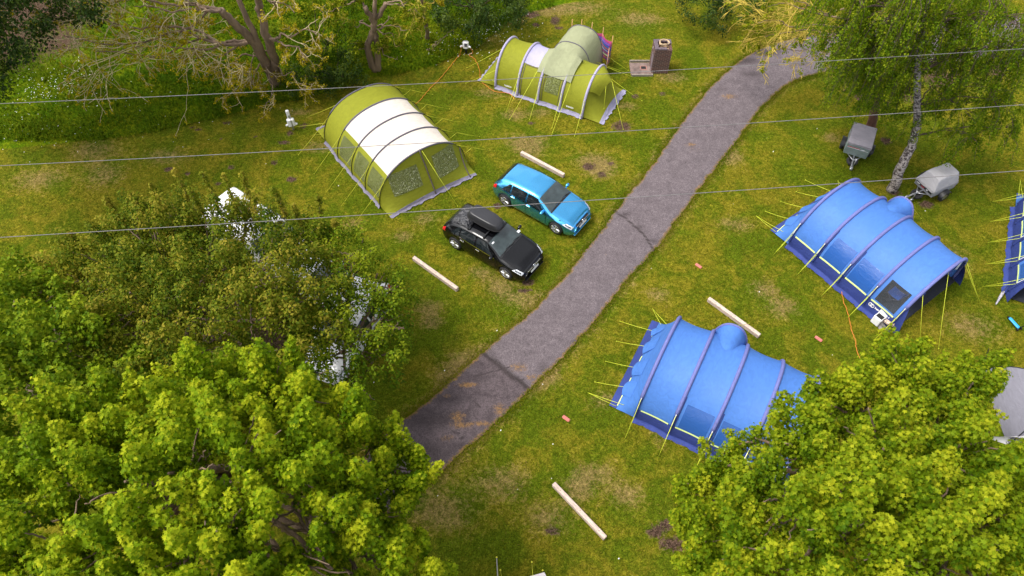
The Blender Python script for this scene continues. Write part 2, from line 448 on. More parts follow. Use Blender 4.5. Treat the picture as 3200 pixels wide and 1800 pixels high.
def grass_material():
    m = bpy.data.materials.new('lawn')
    nt, N, L, P = nodes(m)
    P.inputs['Roughness'].default_value = .9; P.inputs['Specular IOR Level'].default_value = .03
    geo = N.new('ShaderNodeNewGeometry')
    def noise(sc, det=3, dist=0, rough=.55):
        n = N.new('ShaderNodeTexNoise'); n.inputs['Scale'].default_value = sc; n.inputs['Detail'].default_value = det
        n.inputs['Distortion'].default_value = dist; n.inputs['Roughness'].default_value = rough
        L.new(geo.outputs['Position'], n.inputs['Vector']); return n.outputs[0]
    def attr(n):
        a = N.new('ShaderNodeAttribute'); a.attribute_name = n; return a.outputs['Fac']
    def math_(op, a, b=None, c=None):
        n = N.new('ShaderNodeMath'); n.operation = op
        for i, x in enumerate((a, b, c)):
            if x is None: continue
            if isinstance(x, (int, float)): n.inputs[i].default_value = x
            else: L.new(x, n.inputs[i])
        return n.outputs[0]
    def rng(x, a, b, c=0, d=1):
        n = N.new('ShaderNodeMapRange'); n.interpolation_type = 'SMOOTHSTEP'
        L.new(x, n.inputs[0])
        for i, q in enumerate((a, b, c, d)): n.inputs[i + 1].default_value = q
        return n.outputs[0]
    def mix(f, a, b, blend='MIX'):
        n = N.new('ShaderNodeMix'); n.data_type = 'RGBA'; n.blend_type = blend
        if isinstance(f, (int, float)): n.inputs[0].default_value = f
        else: L.new(f, n.inputs[0])
        for i, q in ((6, a), (7, b)):
            if isinstance(q, tuple): n.inputs[i].default_value = (*q, 1)
            else: L.new(q, n.inputs[i])
        return n.outputs[2]
    big = noise(.22, 3); mid = noise(.9, 4, .6); sm = noise(5.5, 5, .8, .7); fine = noise(24, 4, .5, .75); tuft = noise(11, 3, 1.2, .7)
    yel = math_('ADD', math_('MULTIPLY', rng(mid, .32, .68), .62), math_('MULTIPLY', rng(big, .35, .65), .3))
    yel = math_('ADD', yel, math_('MULTIPLY', math_('SUBTRACT', sm, .5), 1.5))
    yel = math_('SUBTRACT', yel, math_('MULTIPLY', attr('lush'), .75))
    col = mix(rng(yel, .0, 1.0), (.080, .112, .005), (.178, .153, .011))
    drf = math_('ADD', attr('dry'), math_('MULTIPLY', math_('SUBTRACT', sm, .5), 2.0))
    drf = math_('ADD', drf, math_('MULTIPLY', math_('SUBTRACT', mid, .5), .9))
    col = mix(math_('MULTIPLY', rng(drf, .2, 1.05), .85), col, (.225, .160, .060))
    # meadow grass beyond the mown line
    med = mix(rng(math_('ADD', math_('MULTIPLY', mid, .6), math_('MULTIPLY', sm, .5)), .4, .72), (.055, .125, .002), (.150, .175, .004))
    mdf = math_('ADD', attr('meadow'), math_('MULTIPLY', math_('SUBTRACT', sm, .5), 1.2))
    col = mix(rng(mdf, .25, .75), col, med)
    so = math_('ADD', attr('soil'), math_('MULTIPLY', math_('SUBTRACT', sm, .5), 1.5))
    so = math_('ADD', so, math_('MULTIPLY', math_('SUBTRACT', fine, .5), .5))
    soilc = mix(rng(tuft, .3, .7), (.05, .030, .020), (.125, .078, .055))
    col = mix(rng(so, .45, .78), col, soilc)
    br = math_('MULTIPLY', rng(fine, .28, .72, .50, 1.52), rng(tuft, .28, .72, .66, 1.34))
    br = math_('MULTIPLY', br, rng(sm, .25, .75, .8, 1.2))
    cb = N.new('ShaderNodeCombineColor')
    for i in range(3): L.new(br, cb.inputs[i])
    col = mix(1.0, col, cb.outputs[0], 'MULTIPLY')
    L.new(col, P.inputs['Base Color'])
    bp = N.new('ShaderNodeBump'); bp.inputs['Distance'].default_value = .07; bp.inputs['Strength'].default_value = 1
    hh = math_('ADD', math_('MULTIPLY', fine, .6), math_('MULTIPLY', tuft, .8))
    L.new(hh, bp.inputs['Height']); L.new(bp.outputs[0], P.inputs['Normal'])
    return m
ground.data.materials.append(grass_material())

# ------------------------------------------------------------------ the tarmac lane
NT = 46
t = np.linspace(0, 1, NT)
PX = RA[:, None, 0] * (1 - t) + RB[:, None, 0] * t
PY = RA[:, None, 1] * (1 - t) + RB[:, None, 1] * t
S2 = np.repeat(sarc[:, None], NT, 1)
W2_ = np.repeat(wid, NT, 1) * t
edge = np.minimum(W2_, wid - W2_)
PZ = .012 + .035 * np.clip(edge / .4, 0, 1) ** .7 + .02 * 4 * t * (1 - t) + (vnoise(PX * 1.5, PY * 1.5, 8) - .5) * .012
def s_at(u, v):
    c = np.array(at(u, v)[:2]); return sarc[int(np.argmin(np.hypot(*(((RA + RB) / 2) - c).T)))]
def seg(u0, v0, u1, v1):
    a, b = at(u0, v0), at(u1, v1); return [(a.x, a.y), (b.x, b.y)]
old = np.clip((s_at(1580, 1150) + (t * 0 + .5) * 0 - S2) / .25, 0, 1)
JOINT1 = [tuple(at(u, v)[:2]) for u, v in ((1505, 1100), (1545, 1130), (1600, 1178), (1648, 1210))]
JOINT2 = [tuple(at(u, v)[:2]) for u, v in ((1908, 652), (1960, 690), (2010, 735), (2048, 790))]
# the older, darker piece lies on the near side of the first joint
j1 = np.array(JOINT1); dj = j1[-1] - j1[0]; dj /= np.hypot(*dj)
side = (PX - j1[0, 0]) * dj[1] - (PY - j1[0, 1]) * dj[0]
old = (side > 0).astype(float) if False else np.clip((S2.max() * 0 + ((PX - j1[1, 0]) * dj[1] - (PY - j1[1, 1]) * dj[0])) * 6 + .5, 0, 1)
if old[0, NT // 2] < .5: old = 1 - old
d1 = poly_dist(PX, PY, JOINT1); d2 = poly_dist(PX, PY, JOINT2)
joint = np.maximum(.95 * np.exp(-(d1 / .10) ** 2), .5 * np.exp(-(d1 / .35) ** 2))
joint = np.maximum(joint, .85 * np.exp(-(d2 / .09) ** 2))
for q in (seg(1480, 1180, 1590, 1150), seg(1470, 1250, 1500, 1275), seg(1430, 1330, 1440, 1380), seg(1405, 1345, 1450, 1370), seg(1590, 1180, 1640, 1190)):
    joint = np.maximum(joint, .8 * np.exp(-(poly_dist(PX, PY, q) / .04) ** 2))
moss = .75 * np.exp(-(edge / .16) ** 2)
for (u, v, a, b, k) in [(1460, 1205, .5, .14, .9), (1430, 1305, .35, .3, .8), (1440, 1330, .5, .2, .8), (1400, 1240, .3, .12, .7), (1500, 1325, .9, .12, .8), (1560, 1280, .3, .3, .8), (1620, 1150, .45, .25, .75), (1660, 1180, .3, .2, .7), (2160, 455, .35, .2, .7), (2280, 305, .6, .3, .7), (1915, 660, .4, .2, .5), (1400, 1370, .4, .2, .6), (1895, 800, .3, .2, .35), (2170, 470, .5, .3, .5), (2600, 170, .9, .5, .5)]:
    moss = np.maximum(moss, k * blob(PX, PY, at(u, v), (a, b)))
damp = np.zeros_like(PX)
for (u, v, a, b, k) in [(2320, 190, 1.1, .45, .9), (2380, 165, 1.2, .4, .9), (2350, 235, .9, .4, .6), (1330, 1310, 1.4, .5, .75), (1400, 1250, 1.2, .25, .6), (1330, 1420, 1.2, .6, .8), (1500, 1180, .8, .3, .5), (2560, 95, 1.5, .6, .6), (1700, 1150, .3, .5, .5), (1450, 1400, 1.0, .25, .6), (1270, 1500, 1.5, .6, .8), (1955, 672, .35, .25, .6), (2000, 712, .3, .25, .6), (2040, 755, .25, .2, .6), (2200, 330, .5, .25, .4), (2250, 280, .6, .3, .5)]:
    damp = np.maximum(damp, k * blob(PX, PY, at(u, v), (a, b)))
me = bpy.data.meshes.new('road')
idx = np.arange(NS * NT).reshape(NS, NT)
quads = np.stack([idx[:-1, :-1], idx[:-1, 1:], idx[1:, 1:], idx[1:, :-1]], -1).reshape(-1, 4)
me.from_pydata(np.stack([PX, PY, PZ], -1).reshape(-1, 3).tolist(), [], quads.tolist())
me.polygons.foreach_set('use_smooth', np.ones(len(me.polygons), bool))
for nm, arr in (('old', old), ('joint', joint), ('moss', moss), ('damp', damp)):
    a = me.attributes.new(nm, 'FLOAT', 'POINT'); a.data.foreach_set('value', arr.reshape(-1).astype(np.float32))
road = bpy.data.objects.new('road', me); COL.objects.link(road)
tag(road, 'narrow worn tarmac lane crossing the campsite', 'road', kind='structure')

def road_material():
    m = bpy.data.materials.new('worn_tarmac')
    nt, N, L, P = nodes(m)
    P.inputs['Roughness'].default_value = .85; P.inputs['Specular IOR Level'].default_value = .3
    geo = N.new('ShaderNodeNewGeometry')
    def noise(sc, det=3, dist=0, rough=.6):
        n = N.new('ShaderNodeTexNoise'); n.inputs['Scale'].default_value = sc; n.inputs['Detail'].default_value = det
        n.inputs['Distortion'].default_value = dist; n.inputs['Roughness'].default_value = rough
        L.new(geo.outputs['Position'], n.inputs['Vector']); return n.outputs[0]
    def attr(n):
        a = N.new('ShaderNodeAttribute'); a.attribute_name = n; return a.outputs['Fac']
    def math_(op, a, b=None):
        n = N.new('ShaderNodeMath'); n.operation = op
        for i, x in enumerate((a, b)):
            if x is None: continue
            if isinstance(x, (int, float)): n.inputs[i].default_value = x
            else: L.new(x, n.inputs[i])
        return n.outputs[0]
    def rng(x, a, b, c=0, d=1):
        n = N.new('ShaderNodeMapRange'); n.interpolation_type = 'SMOOTHSTEP'; L.new(x, n.inputs[0])
        for i, q in enumerate((a, b, c, d)): n.inputs[i + 1].default_value = q
        return n.outputs[0]
    def mix(f, a, b, blend='MIX'):
        n = N.new('ShaderNodeMix'); n.data_type = 'RGBA'; n.blend_type = blend
        if isinstance(f, (int, float)): n.inputs[0].default_value = f
        else: L.new(f, n.inputs[0])
        for i, q in ((6, a), (7, b)):
            if isinstance(q, tuple): n.inputs[i].default_value = (*q, 1)
            else: L.new(q, n.inputs[i])
        return n.outputs[2]
    sm = noise(2.2, 5, .6); fine = noise(26, 3, 0, .8); mid = noise(9, 5, .5, .7)
    new = mix(rng(sm, .3, .7), (.102, .083, .090), (.138, .113, .122))
    oldc = mix(rng(sm, .3, .7), (.062, .047, .051), (.100, .077, .083))
    of = math_('ADD', attr('old'), math_('MULTIPLY', math_('SUBTRACT', mid, .5), .3))
    col = mix(rng(of, .4, .6), new, oldc)
    dm = math_('ADD', attr('damp'), math_('MULTIPLY', math_('SUBTRACT', mid, .5), .9))
    col = mix(math_('MULTIPLY', rng(dm, .15, .85), .85), col, (.042, .032, .034))
    ms = math_('ADD', attr('moss'), math_('MULTIPLY', math_('SUBTRACT', mid, .5), 1.5))
    col = mix(math_('MULTIPLY', rng(ms, .36, .9), .9), col, (.19, .105, .038))
    jt = math_('ADD', attr('joint'), math_('MULTIPLY', math_('SUBTRACT', mid, .5), .7))
    col = mix(math_('MULTIPLY', rng(jt, .3, .8), .85), col, (.032, .024, .024))
    br = math_('MULTIPLY', rng(fine, .28, .72, .55, 1.45), rng(mid, .25, .75, .82, 1.18))
    cb = N.new('ShaderNodeCombineColor')
    for i in range(3): L.new(br, cb.inputs[i])
    col = mix(1.0, col, cb.outputs[0], 'MULTIPLY')
    L.new(col, P.inputs['Base Color'])
    bp = N.new('ShaderNodeBump'); bp.inputs['Distance'].default_value = .012
    L.new(fine, bp.inputs['Height']); L.new(bp.outputs[0], P.inputs['Normal'])
    return m
road.data.materials.append(road_material())

# ------------------------------------------------------------------ scattered blades: long meadow grass, verge tufts, daisies
def blades_object(name, P0, H, lean, width, tint, material, per=1):
    """every entry one bent blade (a folded pair of quads)"""
    n = len(P0)
    ang = NR.uniform(0, 2 * np.pi, n)
    d = np.stack([np.cos(ang), np.sin(ang), 0 * ang], 1)
    sd = np.stack([-d[:, 1], d[:, 0], 0 * ang], 1) * width[:, None]
    up = np.array([0, 0, 1.0])
    p1 = P0 + up * (H * .6)[:, None] + d * (lean * .35 * H)[:, None]
    p2 = P0 + up * (H * (1 - .35 * lean))[:, None] + d * (lean * H)[:, None]
    V = np.stack([P0 - sd, P0 + sd, p1 + sd * .8, p1 - sd * .8, p2], 1).reshape(-1, 3)
    b = np.arange(n)[:, None] * 5
    lp = np.concatenate([b + [0, 1, 2, 3], b + [3, 2, 4]], 1).reshape(-1)
    tot = np.tile([4, 3], n)
    st = np.concatenate([[0], np.cumsum(tot)[:-1]])
    return raw_mesh(name, V, lp, st, tot, material, np.repeat(tint, 5))

def raw_mesh(name, V, lp, st, tot, material, tint=None, parent=None, smooth=False):
    me = bpy.data.meshes.new(name)
    me.vertices.add(len(V)); me.vertices.foreach_set('co', np.asarray(V, np.float32).reshape(-1))
    me.loops.add(len(lp)); me.loops.foreach_set('vertex_index', np.asarray(lp, np.int32))
    me.polygons.add(len(st)); me.polygons.foreach_set('loop_start', np.asarray(st, np.int32)); me.polygons.foreach_set('loop_total', np.asarray(tot, np.int32))
    if smooth: me.polygons.foreach_set('use_smooth', np.ones(len(st), bool))
    me.update(calc_edges=True)
    if tint is not None:
        a = me.attributes.new('tint', 'FLOAT', 'POINT'); a.data.foreach_set('value', np.asarray(tint, np.float32))
    if material: me.materials.append(material)
    o = bpy.data.objects.new(name, me); COL.objects.link(o)
    if parent is not None: o.parent = parent
    return o

M['meadow'] = leafmat('meadow_blades', (.040, .110, .002), (.100, .165, .004), (.22, .23, .008), .35, .7, .04)
M['turf'] = leafmat('turf_blades', (.062, .108, .002), (.14, .145, .004), (.23, .19, .03), .3, .7, .04)
M['petal'] = mat('white_petal', (.75, .75, .68), .7, var=0)

def scatter(poly, n, box):
    x = NR.uniform(box[0], box[1], n); y = NR.uniform(box[2], box[3], n)
    k = inside(x, y, poly)
    return x[k], y[k]
gxl, gyl = scatter(LONG_POLY, 150000, (-34, 2.4, 25, 42))
den = vnoise(gxl * .7, gyl * .7, 31)
c0 = at(60, 60); c1 = at(180, 130)
litter = np.maximum(blob(gxl, gyl, c0, (5.5, 4.2), 2.4), blob(gxl, gyl, c1, (2.6, 2.2)))
k = (NR.random(len(gxl)) < (.35 + .9 * den)) & (NR.random(len(gxl)) > litter * 1.02)
gxl, gyl, den = gxl[k], gyl[k], den[k]
hh = .13 + .28 * den ** 1.5 * NR.random(len(gxl)) + .10 * NR.random(len(gxl))
mg = blades_object('meadow_grass', np.stack([gxl, gyl, gxl * 0], 1), hh, NR.uniform(.2, 1.1, len(gxl)), NR.uniform(.012, .03, len(gxl)), np.clip(.15 + .6 * vnoise(gxl * .5, gyl * .5, 33) + NR.normal(0, .16, len(gxl)), 0, 1), M['meadow'])
tag(mg, 'long uncut grass beyond the mown edge of the lawn', 'grass', kind='stuff')
# tufts along the lane edges and in the lush lawn patches
vx = []; vy = []
for E_, sgn in ((RA, -1), (RB, 1)):
    i = NR.integers(0, NS, 16000); off = np.abs(NR.normal(0, .14, 16000)) - .06
    vx.append(E_[i, 0] + nrm[i, 0] * off * sgn + NR.normal(0, .03, 16000)); vy.append(E_[i, 1] + nrm[i, 1] * off * sgn + NR.normal(0, .03, 16000))
x = NR.uniform(-30, 30, 260000); y = NR.uniform(4.5, 38, 260000)
ii = np.clip(np.searchsorted(gx, x), 0, ni - 1); jj = np.clip(np.searchsorted(gy, y), 0, nj - 1)
k = (~onroad[ii, jj]) & (soil[ii, jj] < .5) & (longm[ii, jj] < .5) & (NR.random(len(x)) < .45 + .6 * lush[ii, jj] + .5 * (vnoise(x * 1.6, y * 1.6, 35) - .4))
vx.append(x[k]); vy.append(y[k])
vx = np.concatenate(vx); vy = np.concatenate(vy)
tn = np.clip(.42 + .75 * (vnoise(vx * .9, vy * .9, 36) - .5) + NR.normal(0, .2, len(vx)), 0, 1)
tg = blades_object('turf_tufts', np.stack([vx, vy, vx * 0 - .015], 1), NR.uniform(.035, .085, len(vx)), NR.uniform(.5, 1.4, len(vx)), NR.uniform(.007, .016, len(vx)), tn, M['turf'])
tag(tg, 'short tufts standing out of the mown lawn and verge', 'grass', kind='stuff')
# daisies
pts = []
for (u, v, su, sv, n) in [(190, 265, 55, 22, 150), (140, 300, 40, 20, 50), (260, 225, 45, 20, 60), (60, 330, 50, 40, 30), (1480, 110, 90, 40, 170), (1420, 160, 60, 25, 60), (1560, 70, 60, 30, 50), (290, 300, 60, 30, 40), (120, 420, 120, 40, 40), (560, 360, 200, 60, 30), (2700, 490, 200, 120, 14), (1800, 1100, 500, 400, 26), (700, 500, 300, 60, 10)]:
    for _ in range(n):
        q_ = at(R.gauss(u, su), R.gauss(v, sv))
        if not onroad[min(np.searchsorted(gx, q_.x), ni - 1), min(np.searchsorted(gy, q_.y), nj - 1)]: pts.append(q_)
P0 = np.array([[p.x, p.y, .05 + .18 * NR.random()] for p in pts])
n = len(P0); s = NR.uniform(.014, .03, n)
V = np.stack([P0 + np.stack([s * a, s * b, NR.normal(0, .01, n)], 1) for a, b in ((-1, -.3), (0, -1), (1, .3), (.2, 1))], 1).reshape(-1, 3)
fl = raw_mesh('daisies', V, np.arange(4 * n), np.arange(n) * 4, np.full(n, 4), M['petal'])
tag(fl, 'small white flowers scattered in the grass', 'flowers', kind='stuff')
# ------------------------------------------------------------------ tents
def arc(th, W, H, n):
    c, s = math.cos(th), math.sin(th)
    w = W / 2 - math.copysign(abs(c) ** (2 / n), c) * W / 2
    return w, H * max(s, 0) ** (2 / n)

class Tent:
    """tunnel tent in local axes: x along the ridge, y across (0 = side facing the lane), z up"""
    def __init__(self, name, o, ang, hoops, n, label, sag=.03):
        self.root = empty(name, (o[0], o[1], 0), math.radians(ang), label, 'tent')
        self.h = hoops; self.n = n; self.sag = sag
    def prm(self, u):
        i = min(int(u), len(self.h) - 2); k = u - i
        a, b = self.h[i], self.h[i + 1]
        s, W, H, w0 = (a[j] * (1 - k) + b[j] * k for j in range(4))
        g = self.sag * 4 * k * (1 - k)
        return s, W * (1 - g * .6), H * (1 - g), w0 + W * g * .3
    def pt(self, u, th, off=0.0):
        s, W, H, w0 = self.prm(u)
        w, z = arc(th, W, H, self.n)
        if off:
            e = .02
            w1, z1 = arc(min(th + e, math.pi), W, H, self.n); w2, z2 = arc(max(th - e, 0), W, H, self.n)
            tx, tz = w1 - w2, z1 - z2; l = math.hypot(tx, tz) or 1
            w -= tz / l * off; z += tx / l * off
        return Vector((s, w0 + w, z))
    def patch(self, name, m, u0, u1, t0, t1, off=0.0, nu=None, nv=24, parent=None):
        nu = nu or max(2, int((u1 - u0) * 10))
        b = MB()
        b.grid(lambda i, j: self.pt(u0 + (u1 - u0) * i, math.radians(t0 + (t1 - t0) * j), off), nu, nv)
        return b.build(name, m, parent or self.root)
    def beam(self, name, m, u, r, t0=0, t1=180, off=0.0, n=8, parent=None):
        b = MB()
        b.tube([self.pt(u, math.radians(t0 + (t1 - t0) * k / 36), off) for k in range(37)], r, n)
        return b.build(name, m, parent or self.root)
    def endfn(self, u, ext, wob=0.0, skew=0.0, base=0.02):
        """sloping end panel below hoop u, reaching ext metres out at the ground; a = across 0..1, k = 0 top..1 ground"""
        s, W, H, w0 = self.prm(u)
        def fn(a, k, off=0.0):
            th = math.radians(2 + 176 * a)
            w, z = arc(th, W, H, self.n)
            e = ext + skew * a
            wb = W * (.5 + (a - .5) * .98)
            x = s + e * k; y = w0 + w * (1 - k) + (wb * k); zz = z * (1 - k) + base * k
            d = Vector((zz and 1, 0, 0))
            return Vector((x + math.copysign(off, ext) * .8 - math.copysign(wob, ext) * math.sin(k * math.pi) * math.sin(a * math.pi), y, zz + off * .5))
        return fn
    def rope(self, p, q, m='neon_rope', r=.0085):
        b = MB(); p = Vector(p); q = Vector(q)
        mid = (p + q) / 2 - Vector((0, 0, .02))
        b.tube([p, mid, q], r, 5)
        b.tube([q + Vector((0, 0, .03)), q - Vector((0, 0, .03))], .014, 5)
        return b.build('guy_rope', M[m], self.root)
    def strip(self, name, m, pts, w, t=.006, parent=None):
        """flat band along a polyline lying on the fabric"""
        b = MB(); b.tube(pts, w / 2, 6); return b.build(name, m, parent or self.root)

M['olive'] = fabric('olive_tent_cloth', (.285, .300, .020), trans=.25, wrinkle=.012)
M['cream'] = fabric('cream_tent_cloth', (.72, .65, .575), trans=.15, wrinkle=.008)
M['pvc_green'] = film('crinkled_window_film', (.9, .95, .6), .25, .055, base=(.26, .29, .10), scale=8, stretch=(1.4, 1, .5))
M['skirt_grey'] = fabric('grey_valance', (.20, .185, .25), trans=0, wrinkle=.03)
M['skirt_lilac'] = fabric('lilac_grey_valance', (.30, .285, .40), trans=0, wrinkle=.03)
M['zip'] = mat('zip_band', (.12, .095, .08), .7)
M['lilac'] = fabric('lilac_cloth', (.50, .47, .74), trans=.2, wrinkle=.01)
M['sage'] = fabric('sage_canopy_cloth', (.36, .38, .225), trans=.25, wrinkle=.014)
M['beam_grey'] = fabric('grey_air_beam', (.36, .33, .47), trans=0, wrinkle=.006)
M['blue'] = fabric('blue_tent_cloth', (.080, .220, .63), trans=.2, wrinkle=.008, rough=.6, spec=.35)
M['navy'] = fabric('navy_valance', (.030, .050, .22), trans=0, wrinkle=.018, spec=.35)
M['beam_blue'] = fabric('slate_blue_air_beam', (.14, .155, .39), trans=0, wrinkle=.005)
M['blue_window'] = film('blue_blind_window', (.3, .45, .8), .1, .004, base=(.025, .105, .38), scale=3, stretch=(1, 2.4, .8))
M['clear_window'] = film('clear_window_film', (.80, .88, .95), .86, .03, base=(.35, .37, .40), scale=3.5, stretch=(3, 1, 1))
M['reflective'] = mat('pale_lime_band', (.72, .85, .30), .5, var=.05)
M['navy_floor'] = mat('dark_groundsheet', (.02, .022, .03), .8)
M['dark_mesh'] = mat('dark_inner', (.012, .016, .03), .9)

def skirt(T, m, name='valance', u0=0.0, u1=None, z=.14, flange=.10, far=True):
    u1 = u1 if u1 is not None else len(T.h) - 1
    b = MB(); N_ = 40
    for sgn in ((0, 1) if far else (0,)):
        def fn(i, j):
            u = u0 + (u1 - u0) * i
            s, W, H, w0 = T.prm(u)
            wob = .02 * math.sin(i * 61) + .015 * math.sin(i * 133 + 1)
            z0 = z * (1 - j); o = .012 + (flange + wob) * j ** 2
            y = (w0 + arc(math.asin(min(1, (max(z0, .001) / H) ** (T.n / 2))), W, H, T.n)[0]) - o if sgn == 0 else (w0 + W - arc(math.asin(min(1, (max(z0, .001) / H) ** (T.n / 2))), W, H, T.n)[0]) + o
            return Vector((s, y, max(z0, .012)))
        b.grid(fn, N_, 4)
    return b.build(name, m, T.root)

def endskirt(T, m, fn, z0=.88, flange=.12, name='valance', a0=0., a1=1.):
    b = MB()
    def f(i, j):
        a = a0 + (a1 - a0) * i
        k = z0 + (1 - z0) * min(j * 1.6, 1)
        p = fn(a, k, .015)
        if j > .6:
            d = fn(.5, 1.0) - fn(.5, .9); d.z = 0; d.normalize()
            p = p + d * ((j - .6) / .4 * (flange + .035 * math.sin(a * 43) + .02 * math.sin(a * 97)))
            p.z = .012 + .02 * abs(math.sin(a * 57))
        return p
    b.grid(f, 48, 6)
    return b.build(name, m, T.root)

def corner_gap(T, m, u, fn, t_hi=90):
    pass

# ---------- olive tunnel tent with the cream roof
T = Tent('tunnel_tent', (-8.94, 24.86), -52.5, [(0, 4.45, 2.02, .1), (1.42, 4.6, 2.1, 0), (2.71, 4.62, 2.12, 0), (3.91, 4.62, 2.12, 0), (5.13, 4.6, 2.10, 0)], 2.2,
         'olive tunnel tent with a cream roof and crinkled clear windows, behind the blue car')
OT = T
T.patch('rear_canopy', M['olive'], 0, 1, 0, 180)
T.patch('roof_panel', M['cream'], 1, 4, 46, 134, nv=30)
T.patch('side_wall', M['olive'], 1, 4, 0, 46, nv=16)
T.patch('side_wall', M['olive'], 1, 4, 134, 180, nv=16)
for i in range(3):
    T.patch('window', M['pvc_green'], 1.12 + i, 1.90 + i, 10 + 2 * (i == 2), 40, off=.012, nv=12)
T.patch('window', M['pvc_green'], 1.15, 1.9, 140, 165, off=.012, nv=8)
for i in range(5):
    h = T.beam('pole', M['pole_black'], i, .016, 0, 180, off=.018)
    T.beam('pole_sleeve', M['pole_grey'], i, .036, 44, 136, off=.012, parent=h)
rear = T.endfn(0, -1.0, wob=.12)
b = MB(); b.grid(lambda i, j: rear(i, j), 30, 12); b.build('rear_panel', M['olive'], T.root)
front = T.endfn(4, .72, wob=-.05, skew=.18)
b = MB(); b.grid(lambda i, j: front(i, j), 40, 16); b.build('front_panel', M['olive'], T.root)
def fcol(a, z):
    """point of the front wall by column a (0..1 across) and height"""
    s, W, H, w0 = T.prm(4)
    th = math.radians(2 + 176 * a)
    lo, hi = 0.0, 1.0
    zt = front(a, 0).z
    k = min(max(1 - (z - .02) / max(zt - .02, .01), 0), 1)
    return k
def fwin(a0, a1, z0, z1, name='window', m='pvc_green', off=.02):
    bb = MB()
    def f(i, j):
        # straight-sided pane: bilinear in true y, z on the panel
        y = (a0 + (a1 - a0) * i) * 4.6; z = z0 + (z1 - z0) * j
        best = None
        lo, hi = .0, 1.0
        for _ in range(40):
            a = (lo + hi) / 2
            k = fcol(a, z); p = front(a, k)
            if p.y < y: lo = a
            else: hi = a
        return front(a, k, off)
    bb.grid(f, 12, 10); return bb.build(name, M[m], T.root)
fwin(.13, .43, .62, 1.62)
fwin(.60, .86, .55, 1.62)
for a0, a1 in ((.5, .52), (.845, .93)):
    bb = MB(); bb.tube([front(a0 + (a1 - a0) * k / 14, k / 14, .025) for k in range(15)], .03, 6); bb.build('zip', M['zip'], T.root)
skirt(T, M['skirt_grey'], u0=-0.0)
endskirt(T, M['skirt_grey'], front, .92, .09)
endskirt(T, M['skirt_grey'], rear, .93, .10)
for i, (s, W, H, w0) in enumerate(T.h):
    p = T.pt(i, math.radians(40)); q = Vector((s + .1 - .12 * (i == 0), -1.35, .03))
    j = p.lerp(q, .48)
    T.rope(p, q, 'olive_rope'); T.rope(T.pt(i, math.radians(14)), j, 'olive_rope')
    p = T.pt(i, math.radians(140)); q = Vector((s + .25, w0 + W + 1.5, .03)); j = p.lerp(q, .42)
    T.rope(j, q, 'olive_rope'); T.rope(T.pt(i, math.radians(166)), j, 'olive_rope'); T.rope(p, j, 'olive_rope')
T.rope(T.pt(4, math.radians(92)), (7.15, 2.75, .03), 'neon_rope')
T.rope(T.pt(0, math.radians(60)), (-2.1, .2, .03), 'olive_rope'); T.rope(T.pt(0, math.radians(90)), (-2.0, 2.6, .03), 'olive_rope'); T.rope(T.pt(0, math.radians(30)), (-1.9, -.7, .03), 'olive_rope')
text_part('VANGO', .12, M['white_print'], T.root, Matrix.Translation((5.62, .42, .22)) @ Matrix.Rotation(math.radians(90), 4, 'Z') @ Matrix.Rotation(math.radians(62), 4, 'X'))

# ---------- olive air tent with sage canopy awning
T = Tent('air_tent', (-.87, 28.84), -27.3, [(0, 2.75, 1.85, .08), (1.28, 2.9, 1.9, 0), (2.42, 2.9, 1.9, 0), (3.63, 2.9, 1.88, 0), (4.83, 2.9, 1.82, 0)], 2.2,
         'olive and lilac air tent carrying a pale sage green canopy across its middle', sag=.05)
T.patch('rear_canopy', M['olive'], 0, 1, 0, 180)
T.patch('middle_canopy', M['olive'], 1, 4, 0, 180)
T.patch('roof_band', M['lilac'], 1.02, 2.2, 58, 132, off=.012)
for i in range(5):
    T.beam('air_beam', M['beam_grey'], i, .065, 0, 180, off=.01)
T.patch('doorway', M['olive'], 1.12, 1.95, 3, 56, off=.02)
bb = MB()
bb.tube([T.pt(1.14, math.radians(3 + 53 * k / 10), .03) for k in range(11)] + [T.pt(1.14 + .8 * k / 6, math.radians(56), .03) for k in range(7)] + [T.pt(1.94, math.radians(56 - 53 * k / 10), .03) for k in range(11)], .016, 5)
bb.build('door_zip', M['zip'], T.root)
T.patch('window', M['pvc_green'], 2.2, 2.82, 22, 66, off=.025)
bb = MB()
bb.tube([T.pt(2.14, math.radians(66 - 60 * k / 10), .03) for k in range(11)], .014, 5)
bb.tube([T.pt(2.9, math.radians(66 - 60 * k / 10), .03) for k in range(11)], .014, 5)
bb.build('window_zip', M['zip'], T.root)
rear = T.endfn(0, -1.0, wob=.1)
b = MB(); b.grid(lambda i, j: rear(i, j), 30, 12); b.build('rear_panel', M['olive'], T.root)
front = T.endfn(4, 1.02, wob=.16, skew=.1)
b = MB(); b.grid(lambda i, j: front(i, j), 40, 16); b.build('front_panel', M['olive'], T.root)
# peaked hood over the front vents
def hood(i, j):
    a = .24 + .52 * i
    s, W, H, w0 = T.prm(4)
    p = T.pt(4, math.radians(2 + 176 * a), .02)
    q = Vector((p.x + .80 - .6 * abs(i - .5), w0 + W * (.5 + (a - .5) * .86), p.z - .34 - .25 * (i - .5) ** 2))
    r = p.lerp(q, j); r.z += .10 * math.sin(j * math.pi) ; return r
b = MB(); b.grid(hood, 20, 8); b.build('hood', M['olive'], T.root)
skirt(T, M['skirt_lilac'], z=.2); endskirt(T, M['skirt_lilac'], front, .88, .08); endskirt(T, M['skirt_lilac'], rear, .92, .04)
